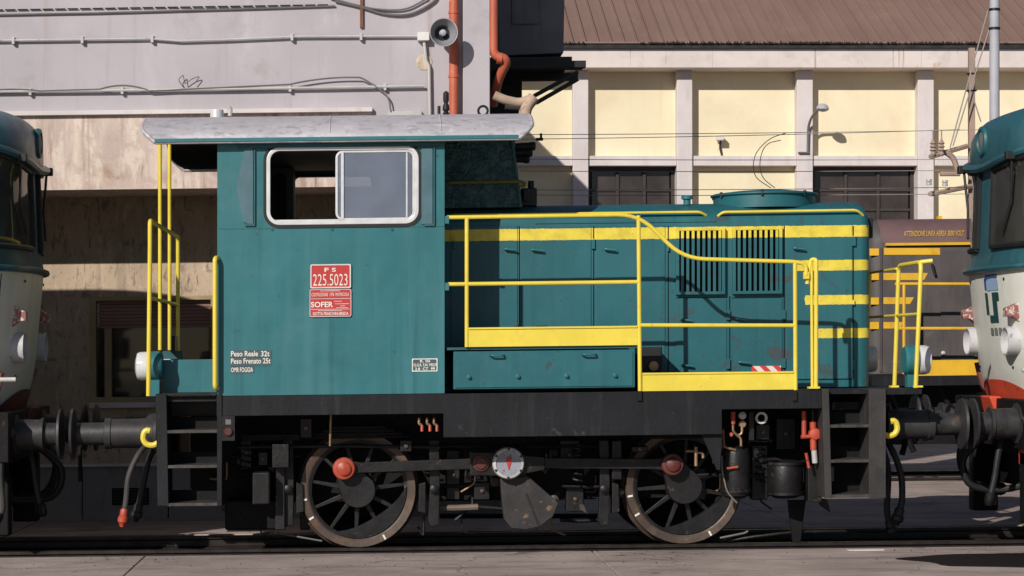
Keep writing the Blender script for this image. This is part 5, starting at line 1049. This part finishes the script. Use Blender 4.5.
for (a0, a1), (b0, b1) in zip(pil, pil[1:]):
    x0, x1 = PX(a1,WY), PX(b0,WY)
    wp(MB().box(x0-.01, x1+.01, WY+.38, WY+.6, FZ(160,WY), FZ(66,WY)), 'wall_panel', 'beige')
    wp(MB().box(x0+.0, x1-.0, WY+.08, WY+.5, FZ(165.5,WY), FZ(155.5,WY)), 'belt_course', 'palestone', bevel=.015)
    win = a0 in (573, 797, 340, 1039)
    zb, zt = 0, FZ(165.5,WY)
    if win:
        z0 = FZ(232, WY); wp(MB().box(x0-.01, x1+.01, WY+.38, WY+.6, 0, z0), 'wall_panel', 'beige')
        wf_ = wp(holed([(x0,z0),(x1,z0),(x1,zt),(x0,zt)], [[(x0+.1,z0+.1),(x1-.1,z0+.1),(x1-.1,zt-.1),(x0+.1,zt-.1)]], WY+.45, WY+.55), 'window', 'winframe')
        nn = 3
        for k in range(nn):
            for j in range(3):
                xa, xb = x0+.1+(x1-x0-.2)*k/nn, x0+.1+(x1-x0-.2)*(k+1)/nn; za, zb_ = z0+.1+(zt-z0-.2)*j/3, z0+.1+(zt-z0-.2)*(j+1)/3
                wp(MB().box(xa+.04, xb-.04, WY+.5+.006*((k*3+j*5)%4), WY+.52+.006*((k*3+j*5)%4), za+.03, zb_-.03), 'pane', 'glass_brown', wf_)
        for k in range(1, nn): xa = x0+.1+(x1-x0-.2)*k/nn; wp(MB().box(xa-.04, xa+.04, WY+.44, WY+.56, z0+.1, zt-.1), 'mullion', 'winframe', wf_)
        for j in (1, 2): za = z0+.1+(zt-z0-.2)*j/3; wp(MB().box(x0+.1, x1-.1, WY+.46, WY+.54, za-.03, za+.03), 'transom', 'winframe', wf_)
    else:
        wp(MB().box(x0-.01, x1+.01, WY+.38, WY+.6, 0, zt+.05), 'wall_panel', 'beige')
wp(MB().box(WX0, WX1, WY+1.5, WY+2, 0, FZ(50,WY)), 'back_wall', 'soot')
# roof of seamed sheets
ez = FZ(41.8, WY-.6); pitch = math.radians(26); RL = 11.0
pw = 12.8*60/2200; nx = int((WX1-WX0)/pw)
src = None
for i in range(nx):
    if src is None:
        m = MB(); x0 = WX0; y0, z0 = WY-.60, ez; y1, z1 = y0+RL*math.cos(pitch), z0+RL*math.sin(pitch)
        pr = [(0,0),(.02,0),(.025,.065),(.055,.065),(.06,0),(pw,0)]
        m.add([(x0+a, y0, z0+b_) for a, b_ in pr]+[(x0+a, y1, z1+b_) for a, b_ in pr]+[(x0+a, y0, z0-.04) for a, b_ in pr]+[(x0+a, y1, z1-.04) for a, b_ in pr],
              [(k, k+1, k+7, k+6) for k in range(5)]+[(k+12, k+18, k+19, k+13) for k in range(5)]+[(k, k+12, k+13, k+1) for k in range(5)])
        src = wp(m, 'roof_panel', 'roofbrown', smooth=0)
    else: inst(src, pw*i, 0, 0, gr=False)
grm = MB()
for i in range(900):
    x = random.uniform(PX(560,WY), WX1); h = random.uniform(.02, .06); y = WY-.62; z = FZ(43,WY-.6)
    if math.sin(x*1.7)+math.sin(x*.6+1) < random.uniform(-2,1.2): continue
    grm.add([(x-.03,y,z-.02),(x+.03,y,z-.02),(x+random.uniform(-.05,.05),y-.02,z+h)], [(0,1,2)])
o = wp(grm, 'gutter_moss', 'gutter', smooth=0); o['kind'] = 'stuff'
# lean-to lamps on the warehouse
lm = thing('wall_lamp', (PX(721,WY), WY+.3, FZ(150,WY)), 'small white floodlight on the cream wall above the fan cowl', 'lamp', gr=False)
def gp(mb, name, mat, parent, **k): return mb.build(name, M[mat], parent, gr=False, **k)
gp(MB().box(PX(717.5,WY), PX(724.5,WY), WY+.05, WY+.3, FZ(140,WY), FZ(134.5,WY)), 'lamp_head', 'white', lm, bevel=.02)
gp(MB().tube([(PX(722,WY),WY+.25,FZ(140,WY)), (PX(722,WY),WY+.33,FZ(147,WY)), (PX(724,WY),WY+.36,FZ(154,WY))], .03, 6), 'lamp_cable', 'winframe', lm)
ll = thing('swan_neck_lamp', (PX(808,WY), WY-.1, FZ(152,WY)), 'swan neck street lamp fixed to a pale warehouse pillar', 'lamp', gr=False)
gp(MB().tube(fillet([(PX(807.5,WY),WY-.05,FZ(152.5,WY)), (PX(807.5,WY),WY-.08,FZ(128,WY)), (PX(809,WY),WY-.3,FZ(118,WY)), (PX(815,WY),WY-.6,FZ(111,WY))], .3), .035, 8), 'lamp_arm', 'cable', ll)
c0 = Vector((PX(817,WY), WY-.75, FZ(110.5,WY)))
gp(MB().lathe([(.06,.10),(.13,.06),(.17,-.02),(.17,-.05),(.10,-.10),(0,-.12)], c0, (.1,0,1), 16), 'lamp_head', 'mast', ll)
gp(MB().box(PX(798,WY), PX(808.5,WY), WY-.08, WY-.01, FZ(153.5,WY), FZ(152,WY)), 'lamp_foot', 'cable', ll)

# ------------------------------------------------------------------ overhead line: masts and wires
def Q(px, py, Y): return Vector((PX(px,Y), Y, FZ(py,Y)))
MY = 17.0
ms = thing('catenary_mast', (PX(994.5,MY), MY, -.1), 'tall round grey line mast behind the right railcar', 'mast', gr=False)
gp(MB().lathe([(.11,0),(.10,5.1),(.085,5.2),(.08,9)], (PX(994.5,MY),MY,-.1), (0,0,1), 20), 'pole', 'mast', ms); 
for q in (11, 30): gp(MB().lathe([(.088,0),(.094,.004),(.094,.04),(.088,.044)], Q(994.5,q,MY), (0,0,1), 16), 'band', 'gear', ms)
m2 = thing('crossarm_mast', (PX(971.5,MY+1.5), MY+1.5, -.1), 'slim weathered mast with insulator crossarms left of the round mast', 'mast', gr=False)
MZ = MY+1.5
gp(MB().box(PX(968.5,MZ), PX(974.5,MZ), MZ-.05, MZ+.05, -.1, FZ(48,MZ)), 'pole', 'mastbrown', m2, bevel=.01)
for q in (73, 90): gp(MB().box(PX(967,MZ), PX(976,MZ), MZ-.06, MZ+.06, FZ(q+1.5,MZ), FZ(q,MZ)), 'band', 'gear', m2)
for a, b_, c, d in ((930,157,967,146),(936,205-12,972,186),(930,194,934,193.5)): gp(MB().tube([Q(a,b_,MZ-.4), Q(c,d,MZ-.1)], .045, 6), 'crossarm', 'mastbrown', m2)
gp(MB().tube(crv([Q(945,152,MZ-.3), Q(953,158,MZ-.3), Q(958,172,MZ-.3)]), .05, 6), 'insulator_arm', 'mastbrown', m2); gp(MB().tube([Q(940,174,MZ-.3), Q(960,174,MZ-.3)], .04, 6), 'crossarm', 'mastbrown', m2)
for q, t_ in ((933,130),(941.5,128)):
    b0 = Q(q,155,MZ-.4); gp(MB().lathe([(.03,0),(.05,.03),(.03,.08),(.06,.10),(.03,.14),(.06,.16),(.03,.20),(.055,.22),(.03,.26),(.012,.30),(.012,.45)], b0-Vector((0,0,.02)), (0,0,1), 12), 'insulator', 'mastbrown', m2)
for a, b_ in ((929,185),(945,186),(962,172)): gp(MB().lathe([(.05,0),(.05,.04),(.03,.05),(.05,.06),(.05,.10)], Q(a,b_,MZ-.4), (0,0,1), 10), 'insulator', 'conduit', m2)
for a, b_, c, d in ((988,10,950,148),(992,20,953,146),(974,100,981,122)): gp(MB().tube([Q(a,b_,MZ-.3), Q(c,d,MZ-.3)], .012, 5), 'stay_wire', 'wire', m2)
WYr = 15.0
for i, (a, b_, c, d, lab) in enumerate(((520,134.6,1040,128.5,'highest of the thin overhead wires crossing the warehouse'), (520,139.2,960,129.5,'second highest of the thin overhead wires crossing the warehouse'),
        (520,159,1040,158.5,'overhead wire along the pale belt course of the warehouse'), (520,171,1040,169.5,'overhead wire just below the warehouse belt course'), (520,190,1040,186,'overhead wire just above the fan cowl'), (535,195,1040,193,'lowest of the thin overhead wires above the hood'))):
    wr = tag(MB().tube(sag(Q(a,b_,WYr+.4*i), Q(c,d,WYr+.4*i), .02), .006, 5).build('overhead_wire', M['wire'], None, gr=False), lab, 'wire', 'overhead wires')
for i, (dx, lab) in enumerate(((0,'left of two curved dropper wires above the fan cowl'),(6.5,'right of two curved dropper wires above the fan cowl'))):
    pts = crv([Q(786-dx*.8,133+dx*1.1,WYr), Q(770-dx*.2,139+dx*.7,WYr), Q(757+dx*.8,152,WYr), Q(753.5+dx,166,WYr), Q(757+dx,178,WYr), Q(771+dx*.6,188,WYr)], 6)
    tag(MB().tube(pts, .007, 5).build('dropper_wire', M['wire'], None, gr=False), lab, 'wire', 'dropper wires')
for q, lab in ((539,'black wire clamp on the overhead wire right of the cab roof'),):
    wc = thing('wire_clamp', Q(539,138,WYr), lab, 'clamp', gr=False)
    gp(MB().box(PX(536,WYr), PX(543,WYr), WYr-.05, WYr+.05, FZ(140.5,WYr), FZ(138,WYr)), 'clamp_block', 'rubber', wc); gp(MB().box(PX(540,WYr), PX(542,WYr), WYr-.04, WYr+.04, FZ(138,WYr), FZ(133.5,WYr)), 'clamp_bolt', 'rubber', wc)
